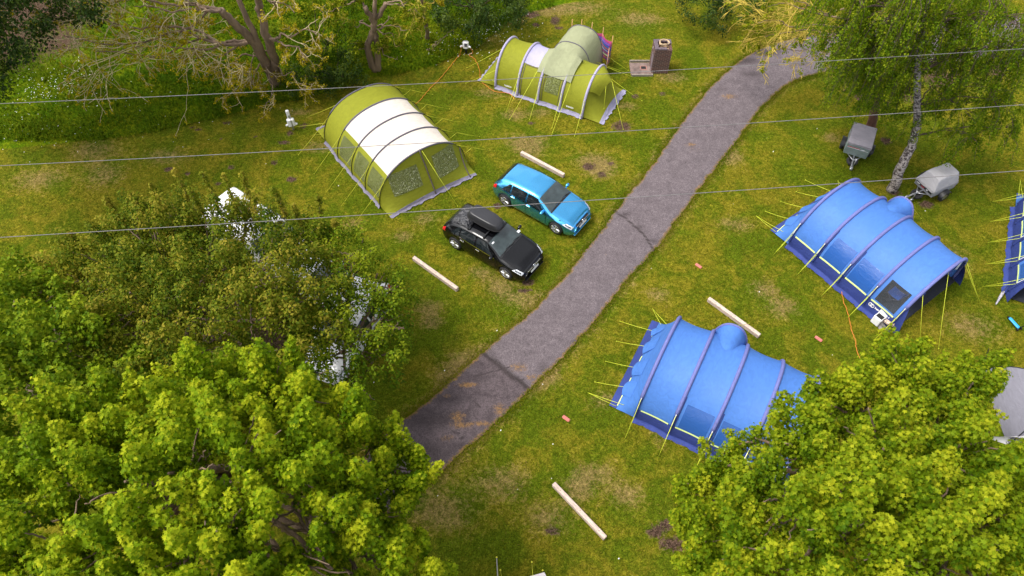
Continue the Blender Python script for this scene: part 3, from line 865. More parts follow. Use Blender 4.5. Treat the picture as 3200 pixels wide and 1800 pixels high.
# inner dark gap under the front valance
# sage canopy: draped over hoops 2-3 then a tunnel of its own running away from the tent
C0, C1, NC = 2.12, 3.92, 26
def canopy(i, j):
    """i along the awning (0 = eave facing the lane), j across from the low-x to the high-x edge"""
    yy = -.12 + 4.25 * i
    xx = C0 + (C1 - C0) * j
    u = 1.0 + (xx - 1.28) / 1.14 if xx < 2.42 else (2 + (xx - 2.42) / 1.21 if xx < 3.63 else 3 + (xx - 3.63) / 1.2)
    s, W, H, w0 = T.prm(min(u, 4))
    # on the tent
    th_max = 96
    if yy < 1.5:
        th = math.radians(50 + (th_max - 50) * (max(yy, -.12) + .12) / 1.62)
        p = T.pt(u, th, .07)
        lift = .05 + .05 * math.sin(j * math.pi)
        return Vector((xx, p.y, p.z + lift * i * 2))
    k = (yy - 1.5) / (4.13 - 1.5)
    p0 = T.pt(u, math.radians(th_max), .07)
    # arch of the awning
    w = (j - .5) * 2
    prof = (1 - abs(w) ** 2.6) ** (1 / 2.6) if abs(w) < 1 else 0
    H1 = 1.95 + .18 * math.sin(k * math.pi * .8)
    za = H1 * prof
    kk = min(1, k / .34); kk = kk * kk * (3 - 2 * kk)
    z = (p0.z + .12) * (1 - kk) + za * kk
    xa = 3.02 + w * (1.0 + .12 * kk)
    x = xx * (1 - kk) + xa * kk
    return Vector((x, p0.y + (4.10 - p0.y) * k, max(z, .02)))
def canopy2(i, j):
    jj = .5 - .5 * math.cos(j * math.pi)
    return canopy(i, jj)
b = MB(); b.grid(canopy2, 44, 40); cn = b.build('awning_canopy', M['sage'], T.root)
for k in (.60, .985):
    bb = MB(); bb.tube([canopy2(k, q / 40) + Vector((0, 0, .015)) for q in range(41)], .026, 6); bb.build('awning_pole', M['pole_grey'], T.root)
# canopy lower points at the eave, tied down
A0, B0 = canopy2(0, 0), canopy2(0, 1)
for p, q in ((A0, (1.75, -1.75, .03)), (B0, (4.05, -1.85, .03)), (T.pt(1, math.radians(38), .05), (1.35, -1.35, .03)), (T.pt(1, math.radians(16), .05), (1.42, -.75, .35)), (T.pt(2, math.radians(38), .05), (2.62, -1.3, .03)), (T.pt(2, math.radians(16), .05), (2.5, -.6, .4)),
             (T.pt(3, math.radians(30), .05), (3.85, -1.35, .03)), (T.pt(4, math.radians(30), .05), (5.05, -1.35, .03)), (hood(.5, 1), (6.95, .15, .03)), (hood(.8, 1), (7.0, 2.5, .03)), (hood(.25, 1), front(.28, .8, .06)), (T.pt(4, math.radians(140), .05), (6.3, 4.0, .03)),
             (T.pt(0, math.radians(30), .05), (-1.5, -.35, .03)), (T.pt(0, math.radians(70), .05), (-2.05, .75, .03)), (T.pt(0, math.radians(110), .05), (-1.1, 3.2, .03)), (T.pt(0, math.radians(10), .05), rear(.12, .8, .06)), (canopy2(.985, .9), (5.5, 4.4, .03)), (canopy2(.8, .92), (5.5, 4.2, .03))):
    T.rope(p, q)
for x in (.55, 3.95):
    text_part('VANGO' , .11, M['white_print'], T.root, Matrix.Translation((x, -.005, .38)) @ Matrix.Rotation(math.radians(82), 4, 'X'))
AT = T

# ---------- blue air tents
def blue_tent(o, ang, label, full=True, parts='right'):
    T = Tent('blue_air_tent', o, ang, [(0, 4.25, 2.3, .02), (1.29, 4.3, 2.32, 0), (2.58, 4.3, 2.34, 0), (3.87, 4.28, 2.32, 0), (5.14, 4.25, 2.3, 0)], 2.16, label, sag=.035)
    lo = 15
    for i in range(4 if not full else 3):
        T.patch('roof_panel', M['blue'], i, i + 1, lo, 180, nv=34)
    if full:
        # front bay: cloth round the clear window opening
        T.patch('roof_panel', M['blue'], 3, 4, 45, 180, nv=28)
        T.patch('window_surround', M['blue'], 3, 3.16, lo, 45, nv=8); T.patch('window_surround', M['blue'], 3.86, 4, lo, 45, nv=8); T.patch('window_surround', M['blue'], 3.16, 3.86, lo, 17.5, nv=2)
    T.patch('valance', M['navy'], 0, 4, 0, lo, off=.004, nv=5)
    skirt(T, M['navy'], 'mud_flap', z=.10, flange=.16)
    for i in range(5):
        bm_ = T.beam('air_beam', M['beam_blue'], i, .068, 30, 180, off=.02)
        T.beam('lower_sleeve', M['navy'], i, .052, 6, 31, off=.01, parent=bm_)
        bb = MB(); bb.tube([T.pt(i, math.radians(17 + 14 * k / 8), .085) for k in range(9)], .016, 5); bb.build('reflective_cord', M['white_print'], bm_)
    for i in range(4):
        bb = MB(); bb.grid(lambda a, c: T.pt(i + .1 + .8 * a, math.radians(lo - .9 + 1.8 * c), .014), 10, 1); bb.build('reflective_band', M['reflective'], T.root)
    # windows on the side facing the lane: blinds down in two, the front one clear
    T.patch('window', M['blue_window'], 1.16, 1.90, 16.5, 44, off=.014)
    T.patch('window', M['blue_window'], 2.14, 2.90, 16.5, 44, off=.014)
    if full:
        T.patch('window', M['clear_window'], 3.16, 3.86, 17.5, 45, off=.014)
        # opening behind the clear pane
    else:
        T.patch('window', M['blue_window'], 3.16, 3.86, 17.5, 45, off=.014)
    # tension flaps beside the windows
    for u, d in ((1.06, .0), (1.98, .0), (2.08, 0)):
        bb = MB(); bb.tube([T.pt(u, math.radians(14 + 36 * k / 12), .02) for k in range(13)], .022, 5); bb.build('window_seam', M['navy'], T.root)
    # rear end panel: blue above, navy below, three vent scoops
    rear = T.endfn(0, -1.0, wob=.06)
    b = MB(); b.grid(lambda i, j: rear(i, j * .72), 36, 12); b.build('rear_panel', M['blue'], T.root)
    b = MB(); b.grid(lambda i, j: rear(i, .72 + .28 * j, .003), 36, 4); b.build('rear_valance', M['navy'], T.root)
    bb = MB()
    for a0, a1 in ((.03, .30), (.42, .5), (.72, .8)):
        bb.grid(lambda i, j: rear(a0 + (a1 - a0) * i, .70 + .03 * j, .016), 12, 1)
    bb.build('reflective_band', M['reflective'], T.root)
    for a in (.20, .38, .58, .78):
        def scoop(i, j):
            aa = a + .13 * (i - .5)
            p = rear(aa, .40, .012); q = rear(aa, .70, .012)
            r = p.lerp(q, j); r.x -= .12 * j * (1 - (2 * i - 1) ** 2 * .7); r.z += .03 * j * math.sin(i * math.pi); return r
        b = MB(); b.grid(scoop, 8, 6); vs = b.build('vent_scoop', M['blue'], T.root)
        tip = scoop(.5, 1)
        T.rope(tip, (-1.85 - .25 * (a > .7), tip.y + .12 - .2 * (a < .3), .03))
    # side porch dome on the far side
    def dome(i, j):
        y = 2.2 + 1.95 * i
        w = (j - .5) * 2
        prof = (1 - min(1, abs(w)) ** 2.4) ** (1 / 2.4)
        Hh = 1.98 + .16 * math.sin(min(1, i * 1.3) * math.pi) - .02 * i
        return Vector((1.93 + w * .68, y, max(.02, Hh * prof)))
    b = MB(); b.grid(dome, 14, 30); b.build('side_porch', M['blue'], T.root)
    b = MB(); b.grid(lambda i, j: Vector((dome(1, j).x, dome(1, j).y - .005 + .12 * (1 - i), dome(1, j).z * i)), 6, 30); pw = b.build('porch_wall', M['blue'], T.root)
    bb = MB(); bb.tube([dome(1, k / 30) for k in range(31)], .05, 6); bb.build('porch_beam', M['beam_blue'], pw)
    T.rope(dome(1, .5), (2.4, 5.9, .03))
    # front: open awning mouth, short wall returns, dark inside
    s, W, H, w0 = T.prm(4)
    b = MB()
    def ret(i, j):
        th = math.radians(0 + 34 * i); p = T.pt(4, th)
        return Vector((p.x + .40 * j * (1 - i) ** .7, p.y + .10 * j, p.z))
    b.grid(ret, 10, 4); b.build('front_return', M['navy'], T.root)
    def ret2(i, j):
        th = math.radians(180 - 34 * i); p = T.pt(4, th)
        return Vector((p.x + .40 * j * (1 - i) ** .7, p.y - .10 * j, p.z))
    b = MB(); b.grid(ret2, 10, 4); b.build('front_return', M['navy'], T.root)
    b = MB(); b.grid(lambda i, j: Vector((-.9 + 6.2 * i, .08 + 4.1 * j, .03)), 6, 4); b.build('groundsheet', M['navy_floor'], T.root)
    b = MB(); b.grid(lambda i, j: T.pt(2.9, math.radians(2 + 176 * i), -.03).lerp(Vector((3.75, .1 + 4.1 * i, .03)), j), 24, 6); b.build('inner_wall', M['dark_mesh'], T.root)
    for a in (.3, .5, .72):
        def tag_(i, j):
            p = T.pt(4, math.radians(180 * a + 5 * (i - .5)), -.02); return Vector((p.x + .05 + .05 * j, p.y, p.z - .10 - .22 * j * (1 - abs(2 * i - 1))))
        b = MB(); b.grid(tag_, 6, 3); b.build('tie_flap', M['navy'], T.root)
    # guy ropes in pairs on the lane side, singles in front
    for i, (s, W, H, w0) in enumerate(T.h):
        q = (s + .02, -.86, .03)
        T.rope(T.pt(i, math.radians(31), .08), q); T.rope(T.pt(i, math.radians(16), .08), q)
        if full:
            q = (s + .2, W + 1.0, .03)
            T.rope(T.pt(i, math.radians(149), .08), q)
    if full:
        T.rope(T.pt(4, math.radians(54), .03), (6.3, .46, .03)); T.rope(T.pt(4, math.radians(90), .03) - Vector((0, 0, .1)), (6.85, .85, .03)); T.rope(T.pt(4, math.radians(150), .03), (6.53, 4.04, .03)); T.rope(T.pt(4, math.radians(140), .03), (6.53, 4.04, .03))
    T.rope(rear(.06, .5, .02), (-1.9, .15, .03)); T.rope(rear(.02, .75, .02), (-1.9, .15, .03))
    T.rope(rear(.86, .4, .02), (-1.2, 4.75, .03)); T.rope(rear(.93, .6, .02), (-1.2, 4.75, .03))
    return T

T = blue_tent((11.69, 18.66), -54.4, 'bright blue five beam air tent with an open dark front, beside the silver covered trailer')
BR = T
# printed maker's mark and model name under the front window
u0 = 3.18
def onside(u, th, off): return T.pt(u, math.radians(th), off)
p0 = onside(3.1, 9.5, .02); p1 = onside(3.9, 9.5, .02)
up_ = (onside(3.1, 12.5, .02) - onside(3.1, 7.5, .02)).normalized(); xx_ = (p1 - p0).normalized(); nn_ = xx_.cross(up_)
def place(u, th):
    p = onside(u, th, .02); m4 = Matrix((xx_, up_, nn_)).transposed().to_4x4(); m4.translation = p; return m4
bb = MB()
for k in (0, .085):
    ring = []
    for q in range(25):
        w = 2 * math.pi * q / 24; ring.append(Vector((.07 + k + .07 * math.cos(w), .05 + .07 * math.sin(w), .006)))
    bb.tube(ring, .014, 5, cap=False)
em = bb.build('emblem', M['white_print'], T.root); em.matrix_local = place(3.12, 9.0)
text_part('berghaus', .13, M['white_print'], T.root, place(3.33, 9.2))
text_part('AIR 6 XL', .10, M['white_print'], T.root, place(3.66, 10.4))
text_part('A S A', .07, M['white_print'], T.root, place(3.70, 8.0))
T2 = blue_tent((4.39, 10.69), -28.5, 'bright blue air tent with vent flaps, half hidden by the maple beside it', full=False)
BL = T2
# the third blue tent only reaches into the frame from the side
pa, pb = at(3172, 605), at(3138, 955)
d_ = (pb - pa).normalized(); o_ = pa + d_ * .95
T3 = blue_tent((o_.x, o_.y), math.degrees(math.atan2(d_.y, d_.x)), 'blue tent with navy valance cut off by the photo edge, a blue scooter beside it', full=False)

# ---------- grey and white dome tent at the right edge, mostly behind the maple
def dome_tent():
    o = at(3240, 1285)
    r = empty('dome_tent', (o.x, o.y, 0), 0, 'grey and white dome tent showing behind the maple with black guy lines', 'tent')
    grey = fabric('grey_flysheet', (.22, .215, .26), trans=.1, wrinkle=.012)
    white = fabric('white_flysheet', (.66, .64, .66), trans=.15, wrinkle=.012)
    blk = M['pole_black']
    c = [Vector(p) for p in ((-1.45, 1.55, .02), (1.6, 1.6, .02), (1.7, -1.5, .02), (-1.6, -1.3, .02))]
    top = Vector((.05, .05, 1.75))
    for k, m in ((0, grey), (1, white), (2, grey), (3, grey)):
        a, b_ = c[k], c[(k + 1) % 4]
        def f(i, j):
            base = a.lerp(b_, i)
            e = math.sin(j * math.pi / 2)
            q = base.lerp(Vector((top.x, top.y, 0)), 1 - math.cos(j * math.pi / 2))
            q.z = .02 + (top.z) * e
            inw = math.sin(i * math.pi) * math.sin(j * math.pi) * .16
            d = (Vector((top.x, top.y, 0)) - Vector((base.x, base.y, 0))).normalized()
            return q + d * inw - Vector((0, 0, inw * .6))
        bb = MB(); bb.grid(f, 16, 14); bb.build('fly_panel', m, r)
    for a, b_ in ((0, 2), (1, 3)):
        bb = MB(); pts = []
        for k in range(25):
            w = k / 24; ph = w * math.pi
            p = c[a].lerp(c[b_], .5 - .5 * math.cos(ph)); p.z = .03 + 1.76 * math.sin(ph); pts.append(p)
        bb.tube(pts, .02, 6); bb.build('pole', blk, r)
    # porch panel towards the lower left
    bb = MB(); bb.grid(lambda i, j: c[3].lerp(Vector((-.1, -.3, 1.2)), i) * (1 - j) + Vector((-2.3 + 2.3 * i, -1.0 - .9 * i, .02 + .75 * math.sin(i * math.pi))) * j, 12, 8); bb.build('porch_panel', white, r)
    for p, q in ((c[0] + Vector((0, 0, .02)), (-.75, 2.6, .03)), (c[0] + Vector((.15, -.15, .5)), (-2.4, .25, .03)), (Vector((-2.3, -1.0, .03)), (-3.1, -.4, .03))):
        bb = MB(); bb.tube([p, Vector(p).lerp(Vector(q), .5) - Vector((0, 0, .02)), Vector(q)], .016, 5); bb.build('guy_rope', blk, r)
dome_tent()

# ---------- white tent whose ridge corner and pegged guy ropes reach the bottom of the photo
def white_tent():
    o = at(1690, 1880)
    r = empty('white_tent', (o.x, o.y, 0), math.radians(14), 'white canvas tent corner at the bottom edge with ropes to yellow pegs', 'tent')
    wc = fabric('white_canvas', (.74, .68, .70), trans=.15, wrinkle=.006)
    k = at(1700, 1788, 1.1) - Vector((o.x, o.y, 0)); k.rotate(Euler((0, 0, -math.radians(14))))
    bb = MB()
    def roof(i, j):
        x = k.x - 2.5 * (1 - i); y = k.y - 2.6 * (1 - j)
        z = 1.1 + .75 * (1 - abs(2 * j - 1)) + .03 * math.sin(i * 5)
        return Vector((x + .1 * math.sin(j * 3), y, z))
    bb.grid(roof, 10, 12); bb.build('roof_panel', wc, r)
    bb = MB()
    bb.grid(lambda i, j: Vector((k.x - 2.5 * (1 - i), k.y - .02, 1.08 * j)), 8, 6)
    bb.grid(lambda i, j: Vector((k.x - .02, k.y - 2.6 * (1 - i), 1.08 * j)), 8, 6)
    bb.build('side_wall', wc, r)
    yel = mat('yellow_peg', (.75, .7, .05), .4, var=0)
    inv = lambda u, v, z=0: (lambda q: (q.rotate(Euler((0, 0, -math.radians(14)))), q)[1])(at(u, v, z) - Vector((o.x, o.y, 0)))
    web = mat('grey_webbing', (.45, .42, .40), .6)
    for (u, v), m, rad, tgt in (((1552, 1742), web, .018, Vector((k.x - 1.5, k.y - .4, 1.25))), ((1564, 1782), M['olive_rope'], .008, Vector((k.x - 1.3, k.y - .2, 1.1))), ((1662, 1757), M['olive_rope'], .009, Vector((k.x - .35, k.y, 1.1))), ((1696, 1783), M['pole_grey'], .01, Vector((k.x, k.y - .1, 1.1)))):
        p = inv(u, v, .03)
        bb = MB(); bb.tube([p, p.lerp(tgt, .5) - Vector((0, 0, .02)), tgt], rad, 5); g = bb.build('guy_rope', m, r)
        bb = MB(); bb.lathe([(.0, -.05), (.022, -.05), (.03, .02), (.022, .045), (.0, .05)], p, n=8); bb.build('peg', yel, g)
white_tent()

# ---------- striped windbreak round the back of the sage awning
def windbreak():
    px = [(1794, 108), (1838, 126), (1872, 160), (1893, 190), (1884, 222)]
    loc = [Vector((1.95, 4.95, 0)), Vector((2.40, 5.16, 0)), Vector((2.98, 5.18, 0)), Vector((3.66, 5.05, 0)), Vector((4.36, 4.62, 0)), Vector((4.58, 3.6, 0))]
    c, s = math.cos(math.radians(-27.3)), math.sin(math.radians(-27.3))
    P = [Vector((-.87 + p.x * c - p.y * s, 28.84 + p.x * s + p.y * c, 0)) for p in loc]
    b0 = P[2].copy()
    r = empty('windbreak', b0, 0, 'striped multicoloured windbreak on wooden poles behind the sage canopy', 'windbreak')
    P = [p - b0 for p in P]
    m = bpy.data.materials.new('striped_canvas'); nt, N, L, Pp = nodes(m); Pp.inputs['Roughness'].default_value = .85
    tc = N.new('ShaderNodeTexCoord'); sx = N.new('ShaderNodeSeparateXYZ'); L.new(tc.outputs['Object'], sx.inputs[0])
    mm = N.new('ShaderNodeMath'); mm.operation = 'MULTIPLY'; mm.inputs[1].default_value = .86; L.new(sx.outputs[2], mm.inputs[0])
    rp = N.new('ShaderNodeValToRGB'); rp.color_ramp.interpolation = 'CONSTANT'
    cols = [(.35, .03, .12), (.03, .05, .30), (.55, .12, .02), (.03, .04, .2), (.5, .42, .2), (.02, .12, .35), (.45, .05, .05), (.05, .05, .28), (.4, .4, .42), (.03, .06, .35), (.5, .16, .03), (.1, .05, .3), (.02, .15, .35), (.08, .06, .45), (.35, .1, .5), (.12, .12, .6), (.55, .05, .2), (.6, .1, .25)]
    e = rp.color_ramp.elements
    while len(e) < len(cols): e.new(0.5)
    for i, k in enumerate(cols): e[i].position = i / len(cols); e[i].color = (*k, 1)
    L.new(mm.outputs[0], rp.inputs[0]); L.new(rp.outputs[0], Pp.inputs['Base Color'])
    def f(i, j):
        q = i * (len(P) - 1); k = min(int(q), len(P) - 2); w = q - k
        p = P[k].lerp(P[k + 1], w); p.z = .03 + (1.22 - .07 * math.sin(w * math.pi)) * j
        d = (P[k + 1] - P[k]).normalized(); return p + Vector((-d.y, d.x, 0)) * (-.09 * math.sin(w * math.pi))
    bb = MB(); bb.grid(f, 60, 10); bb.build('canvas', m, r)
    wood = mat('pale_wood_pole', (.55, .3, .12), .6)
    for p in P:
        bb = MB(); bb.tube([p, p + Vector((0, 0, 1.60))], .02, 6); bb.build('pole', wood, r)
windbreak()
# ------------------------------------------------------------------ cars
def smooth1(a, k=2):
    for _ in range(k):
        p = np.concatenate([[a[0]], a, [a[-1]]]); a = .25 * p[:-2] + .5 * p[1:-1] + .25 * p[2:]
    return a

class CarShape:
    def __init__(self, L, Wd, H, wb, tail=1.0):
        self.hl = L / 2; k = L / 4.27; w = Wd / 1.78; h = H / 1.455
        self.N = 110
        X = np.linspace(-2.135, 2.135, self.N)
        f = lambda xs, ys, s=3: smooth1(np.interp(X, xs, ys), s)
        zt = f([-2.135, -2.11, -2.05, -1.98, -1.72, -1.55, -1.2, -.5, 0, .25, .6, .98, 1.3, 1.7, 1.93, 2.04, 2.10, 2.135], [.50, .86, .96, 1.02, 1.30, 1.345, 1.40, 1.455, 1.45, 1.42, 1.24, 1.02, .965, .88, .80, .73, .62, .50])
        zb = f([-2.135, -2.1, -2.0, -1.9, -1.6, -.5, .5, .95, 1.5, 1.9, 2.06, 2.135], [.42, .76, .88, .97, 1.01, .965, .925, .90, .81, .69, .58, .42])
        hw = f([-2.135, -2.1, -2.0, -1.8, -1.3, 0, 1.2, 1.6, 1.85, 2.0, 2.08, 2.135], [.68, .76, .83, .875, .89, .89, .89, .88, .845, .79, .715, .62])
        rw = f([-2.135, -2.1, -2.0, -1.9, -1.72, -1.5, -.5, .25, .6, .95, 1.5, 1.85, 2.04, 2.135], [.52, .62, .70, .70, .63, .635, .665, .645, .69, .765, .755, .71, .63, .50])
        zr = zt - f([-2.135, -2.0, -1.7, -1.4, .2, .6, 1.0, 1.6, 2.0, 2.135], [.02, .03, .05, .055, .055, .045, .035, .045, .03, .02])
        z0 = f([-2.135, -2.0, -1.6, 1.6, 2.0, 2.135], [.32, .27, .2, .2, .24, .30], 2)
        self.X = X * k; self.zt = zt * h; self.zb = zb * h; self.hw = hw * w; self.rw = rw * w; self.zr = zr * h; self.wb = wb
        self.zb = np.minimum(self.zb, self.zr - .02)
        self.wx = (-wb / 2 - .03, wb / 2 - .03); self.R = .365
        arch = np.zeros(self.N)
        for c in self.wx:
            d = self.R ** 2 - (self.X - c) ** 2
            arch = np.maximum(arch, np.where(d > 0, .31 + np.sqrt(np.maximum(d, 0)), 0))
        self.z0 = np.maximum(z0, arch)
    def at(self, x):
        g = lambda a: float(np.interp(x, self.X, a))
        return g(self.z0), g(self.zb), g(self.zr), g(self.zt), g(self.hw), g(self.rw)
    def prof(self, x):
        z0, zb, zr, zt, hw, rw = self.at(x)
        q = max(z0 + .02, min(z0 + .12, zb - .03)); mz = max((q + zb) / 2, q)
        return [(hw * .94, z0), (hw * .985, q), (hw, mz), (hw * .975, zb), ((hw * .975 + rw) / 2 + .018, (zb + zr) / 2), (rw, zr), (rw * .86, zr + (zt - zr) * .62), (rw * .45, zr + (zt - zr) * .93), (0, zt)]
    def pt(self, x, v, off=0.0, side=1):
        """v: 0..8 along the half profile"""
        P = self.prof(x); i = min(int(v), 7); k = v - i
        y = P[i][0] * (1 - k) + P[i + 1][0] * k; z = P[i][1] * (1 - k) + P[i + 1][1] * k
        if off:
            a = min(v + .25, 8); b = max(v - .25, 0)
            def q(vv):
                j = min(int(vv), 7); kk = vv - j
                return P[j][0] * (1 - kk) + P[j + 1][0] * kk, P[j][1] * (1 - kk) + P[j + 1][1] * kk
            ya, za = q(a); yb, zb = q(b); dy, dz = ya - yb, za - zb; l = math.hypot(dy, dz) or 1
            y += dz / l * off; z += -dy / l * off
            # slope along x for the screens
            z1 = float(np.interp(x + .05, self.X, self.zt)); z2 = float(np.interp(x - .05, self.X, self.zt))
            if v > 5: x += -(z1 - z2) / .1 * off * .7
        return Vector((x, y * side, z))
    def patch(self, x0, x1, v0, v1, off, side=1, nx=14, nv=8, shape=None):
        b = MB()
        def f(i, j):
            v = v0 + (v1 - v0) * j; a, c = (x0, x1) if shape is None else shape(j)
            return self.pt(a + (c - a) * i, v, off, side)
        b.grid(f, nx, nv, flip=side < 0)
        return b
    def cross(self, x0, x1, ymax, off, nx=12, ny=16):
        """patch spanning both sides over the top: screens, bonnet"""
        b = MB()
        def f(i, j):
            x = x0 + (x1 - x0) * i; t = 2 * j - 1
            _, _, zr, zt, hw, rw = self.at(x)
            v = 8 - 3 * abs(t) * ymax
            return self.pt(x, max(v, 5), off, 1 if t >= 0 else -1)
        b.grid(f, nx, ny); return b

def wheel(root, c, side, r, tyre, rim, spokes, split):
    b = MB(); w = .2
    b.lathe([(r * .62, -w / 2), (r * .9, -w / 2), (r, -w / 2 + .03), (r, w / 2 - .03), (r * .92, w / 2), (r * .70, w / 2 + .004), (r * .68, w / 2 - .03), (.02, w / 2 - .05)], c, (0, side, 0), 26)
    t = b.build('wheel', tyre, root)
    b = MB()
    b.lathe([(r * .70, w / 2 - .03), (r * .71, w / 2 + .006), (r * .64, w / 2 + .008), (r * .62, w / 2 - .03)], c, (0, side, 0), 26)
    b.lathe([(.0, w / 2 - .02), (.055, w / 2 - .02), (.05, w / 2 + .0), (.0, w / 2 + .004)], c, (0, side, 0), 12)
    for k in range(spokes):
        for d in ((-.13, .13) if split else (0,)):
            a0 = 2 * math.pi * k / spokes; a1 = a0 + d
            p = Vector(c) + Vector((math.cos(a0) * .05, side * (w / 2 - .012), math.sin(a0) * .05)); q = Vector(c) + Vector((math.cos(a1) * r * .66, side * (w / 2 - .002), math.sin(a1) * r * .66))
            b.tube([p, q], [.022, .019], 5, smooth=False)
    b.build('rim', rim, t)
    return t

def make_car(name, loc, rz, label, paint, L=4.29, Wd=1.78, H=1.433, wb=2.70, rim='alloy', spokes=5, split=True, plate=None, chrome=True, group=None):
    root = empty(name, loc, rz, label, 'car', group)
    S = CarShape(L, Wd, H, wb); k = L / 4.27
    b = MB()
    NV = 9
    vs = []
    for i in range(S.N):
        pr = S.prof(S.X[i]); x = S.X[i]
        row = [(x, -y, z) for y, z in pr] + [(x, y, z) for y, z in pr[:-1][::-1]]
        vs += row
    nr = 17; fs = []
    for i in range(S.N - 1):
        for j in range(nr - 1):
            fs.append((i * nr + j, i * nr + j + 1, (i + 1) * nr + j + 1, (i + 1) * nr + j))
    fs.append(tuple(range(nr))); fs.append(tuple((S.N - 1) * nr + j for j in range(nr))[::-1])
    b.add(vs, fs, True); body = b.build('body', paint, root)
    sub = body.modifiers.new('smooth', 'SUBSURF'); sub.levels = 1; sub.render_levels = 1
    b = MB(); b.box((0, 0, .34), (L - .5, Wd * .80, .26)); b.box((0, 0, .62), (L - 1.3, Wd * .9, .5)); b.build('underbody', M['black_plastic'], root)
    # glass
    b = S.cross(.30 * k, .93 * k, .93, .012); b.build('windscreen', M['screen_glass'], root)
    b = S.cross(-1.95 * k, -1.70 * k, .86, .012, nx=6); b.build('rear_window', M['glass'], root)
    for sd in (1, -1):
        for x0, x1, cut in ((-1.52, -1.10, 1), (-1.04, -.30, 0), (-.22, .72, 2)):
            def sh(j, x0=x0, x1=x1, cut=cut):
                a, c = x0 * k, x1 * k
                if cut == 1: a = a + .30 * k * j
                if cut == 2: c = c - .46 * k * j
                return a, c
            S.patch(x0 * k, x1 * k, 3.12, 4.86, .008, sd, shape=sh).build('side_window', M['glass'], root)
        S.patch(-1.5 * k, .72 * k, 2.93, 3.06, .010, sd, nx=24, nv=1).build('trim_strip', M['chrome'] if chrome else M['black_plastic'], root)
        for x in (.80, -.26, -1.06):
            S.patch(x * k - .007, x * k + .007, 1.1, 2.98, .003, sd, nx=1, nv=10).build('door_seam', M['black_plastic'], root)
        for x in (-.12, -.92):
            p = S.pt(x * k, 2.62, .02, sd); b = MB(); b.bbox(p, (.2, .035, .035), .01); b.build('door_handle', paint if not chrome else M['chrome'], root)
        # door mirror
        p = S.pt(.66 * k, 3.2, .10, sd)
        b = MB(); b.ball(p + Vector((0, .04 * sd, .05)), (.075, .125, .075), 12, 8); b.tube([p - Vector((0, .10 * sd, .03)), p + Vector((0, 0, .02))], .03, 6); b.build('mirror', paint, root)
        # lamps
        S.patch(1.66 * k, 2.03 * k, 3.2, 5.0, .010, sd, nx=12, nv=8, shape=lambda j: ((1.60 + .16 * j) * k, (2.02 + .03 * j) * k)).build('headlight', M['lamp'], root)
        b = S.patch(1.72 * k, 1.98 * k, 3.7, 4.5, .018, sd, nx=6, nv=4); b.build('lamp_lens', M['lamp_dark'], root)
        S.patch(-2.08 * k, -1.82 * k, 2.6, 3.9, .010, sd, nx=8, nv=6).build('tail_light', M['tail'], root)
        for x in S.wx:
            wheel(root, Vector((x, sd * (Wd / 2 - .115), .315)), sd, .318, M['rubber'], M[rim], spokes, split)
    b = S.cross(1.02 * k, 1.90 * k, .90, .008, 16, 16); b.build('bonnet', paint, root)
    b = S.cross(.935 * k, 1.01 * k, .92, .006, 2, 16); b.build('scuttle', M['black_plastic'], root)
    for y0, y1 in ((-.5, .02), (.02, .55)):
        b = MB(); b.tube([S.pt(.97 * k, 8 - 3 * abs(y0), .03, -1 if y0 < 0 else 1), S.pt(.90 * k, 8 - 3 * abs((y0 + y1) / 2), .03, -1 if y0 + y1 < 0 else 1), S.pt(.94 * k, 8 - 3 * abs(y1), .03, 1 if y1 > 0 else -1)], .012, 4); b.build('wiper', M['black_plastic'], root)
    # nose: grille, bar, badge, number plate, lower intake
    xn = L / 2
    tilt = Matrix.Rotation(math.radians(-18), 3, 'Y')
    b = MB(); b.bbox((xn - .055, 0, .60), (.07, .92, .16), .03, tilt); g = b.build('grille', M['black_plastic'], root)
    b = MB(); b.bbox((xn - .02, .27, .605), (.025, .32, .035), .008, tilt); b.bbox((xn - .02, -.27, .605), (.025, .32, .035), .008, tilt); b.build('grille_bar', M['chrome'], g)
    b = MB(); b.lathe([(0, -.01), (.075, -.01), (.075, .012), (.06, .016), (.056, .006), (0, .006)], (xn - .012, 0, .61), (1, 0, .3), 20)
    if spokes == 5:
        for q in range(3):
            w = math.pi / 2 + q * 2 * math.pi / 3; b.tube([(xn, 0, .61), (xn + .002, math.cos(w) * .066, .61 + math.sin(w) * .066)], .009, 4)
    else:
        for p, q in (((-.035, .055), (0, -.005)), ((0, -.005), (.035, .055)), ((-.05, .025), (-.022, -.045)), ((-.022, -.045), (0, .01)), ((0, .01), (.022, -.045)), ((.022, -.045), (.05, .025))):
            b.tube([(xn + .004, p[0], .61 + p[1]), (xn + .004, q[0], .61 + q[1])], .007, 4)
    b.build('badge', M['chrome'], g)
    b = MB(); b.bbox((xn - .09, 0, .33), (.16, 1.05, .13), .03); b.build('lower_intake', M['black_plastic'], root)
    b = MB(); b.bbox((xn + .006, 0, .455), (.016, .52, .115), .004, tilt); pl = b.build('number_plate', M['plate'], root)
    if plate:
        mt = Matrix.Translation((xn + .018, -.225, .425)) @ Matrix.Rotation(math.radians(-18), 4, 'Y') @ Matrix.Rotation(math.radians(90), 4, 'Z') @ Matrix.Rotation(math.radians(90), 4, 'X')
        text_part(plate, .092, M['black_plastic'], pl, mt)
    b = MB(); b.bbox((xn - .05, 0, .235), (.16, 1.25, .035), .01); b.build('front_lip', paint, root)
    b = MB(); b.bbox((-xn + .02, 0, .62), (.03, .52, .115), .004); b.build('number_plate', M['plate'], root)
    return root, S

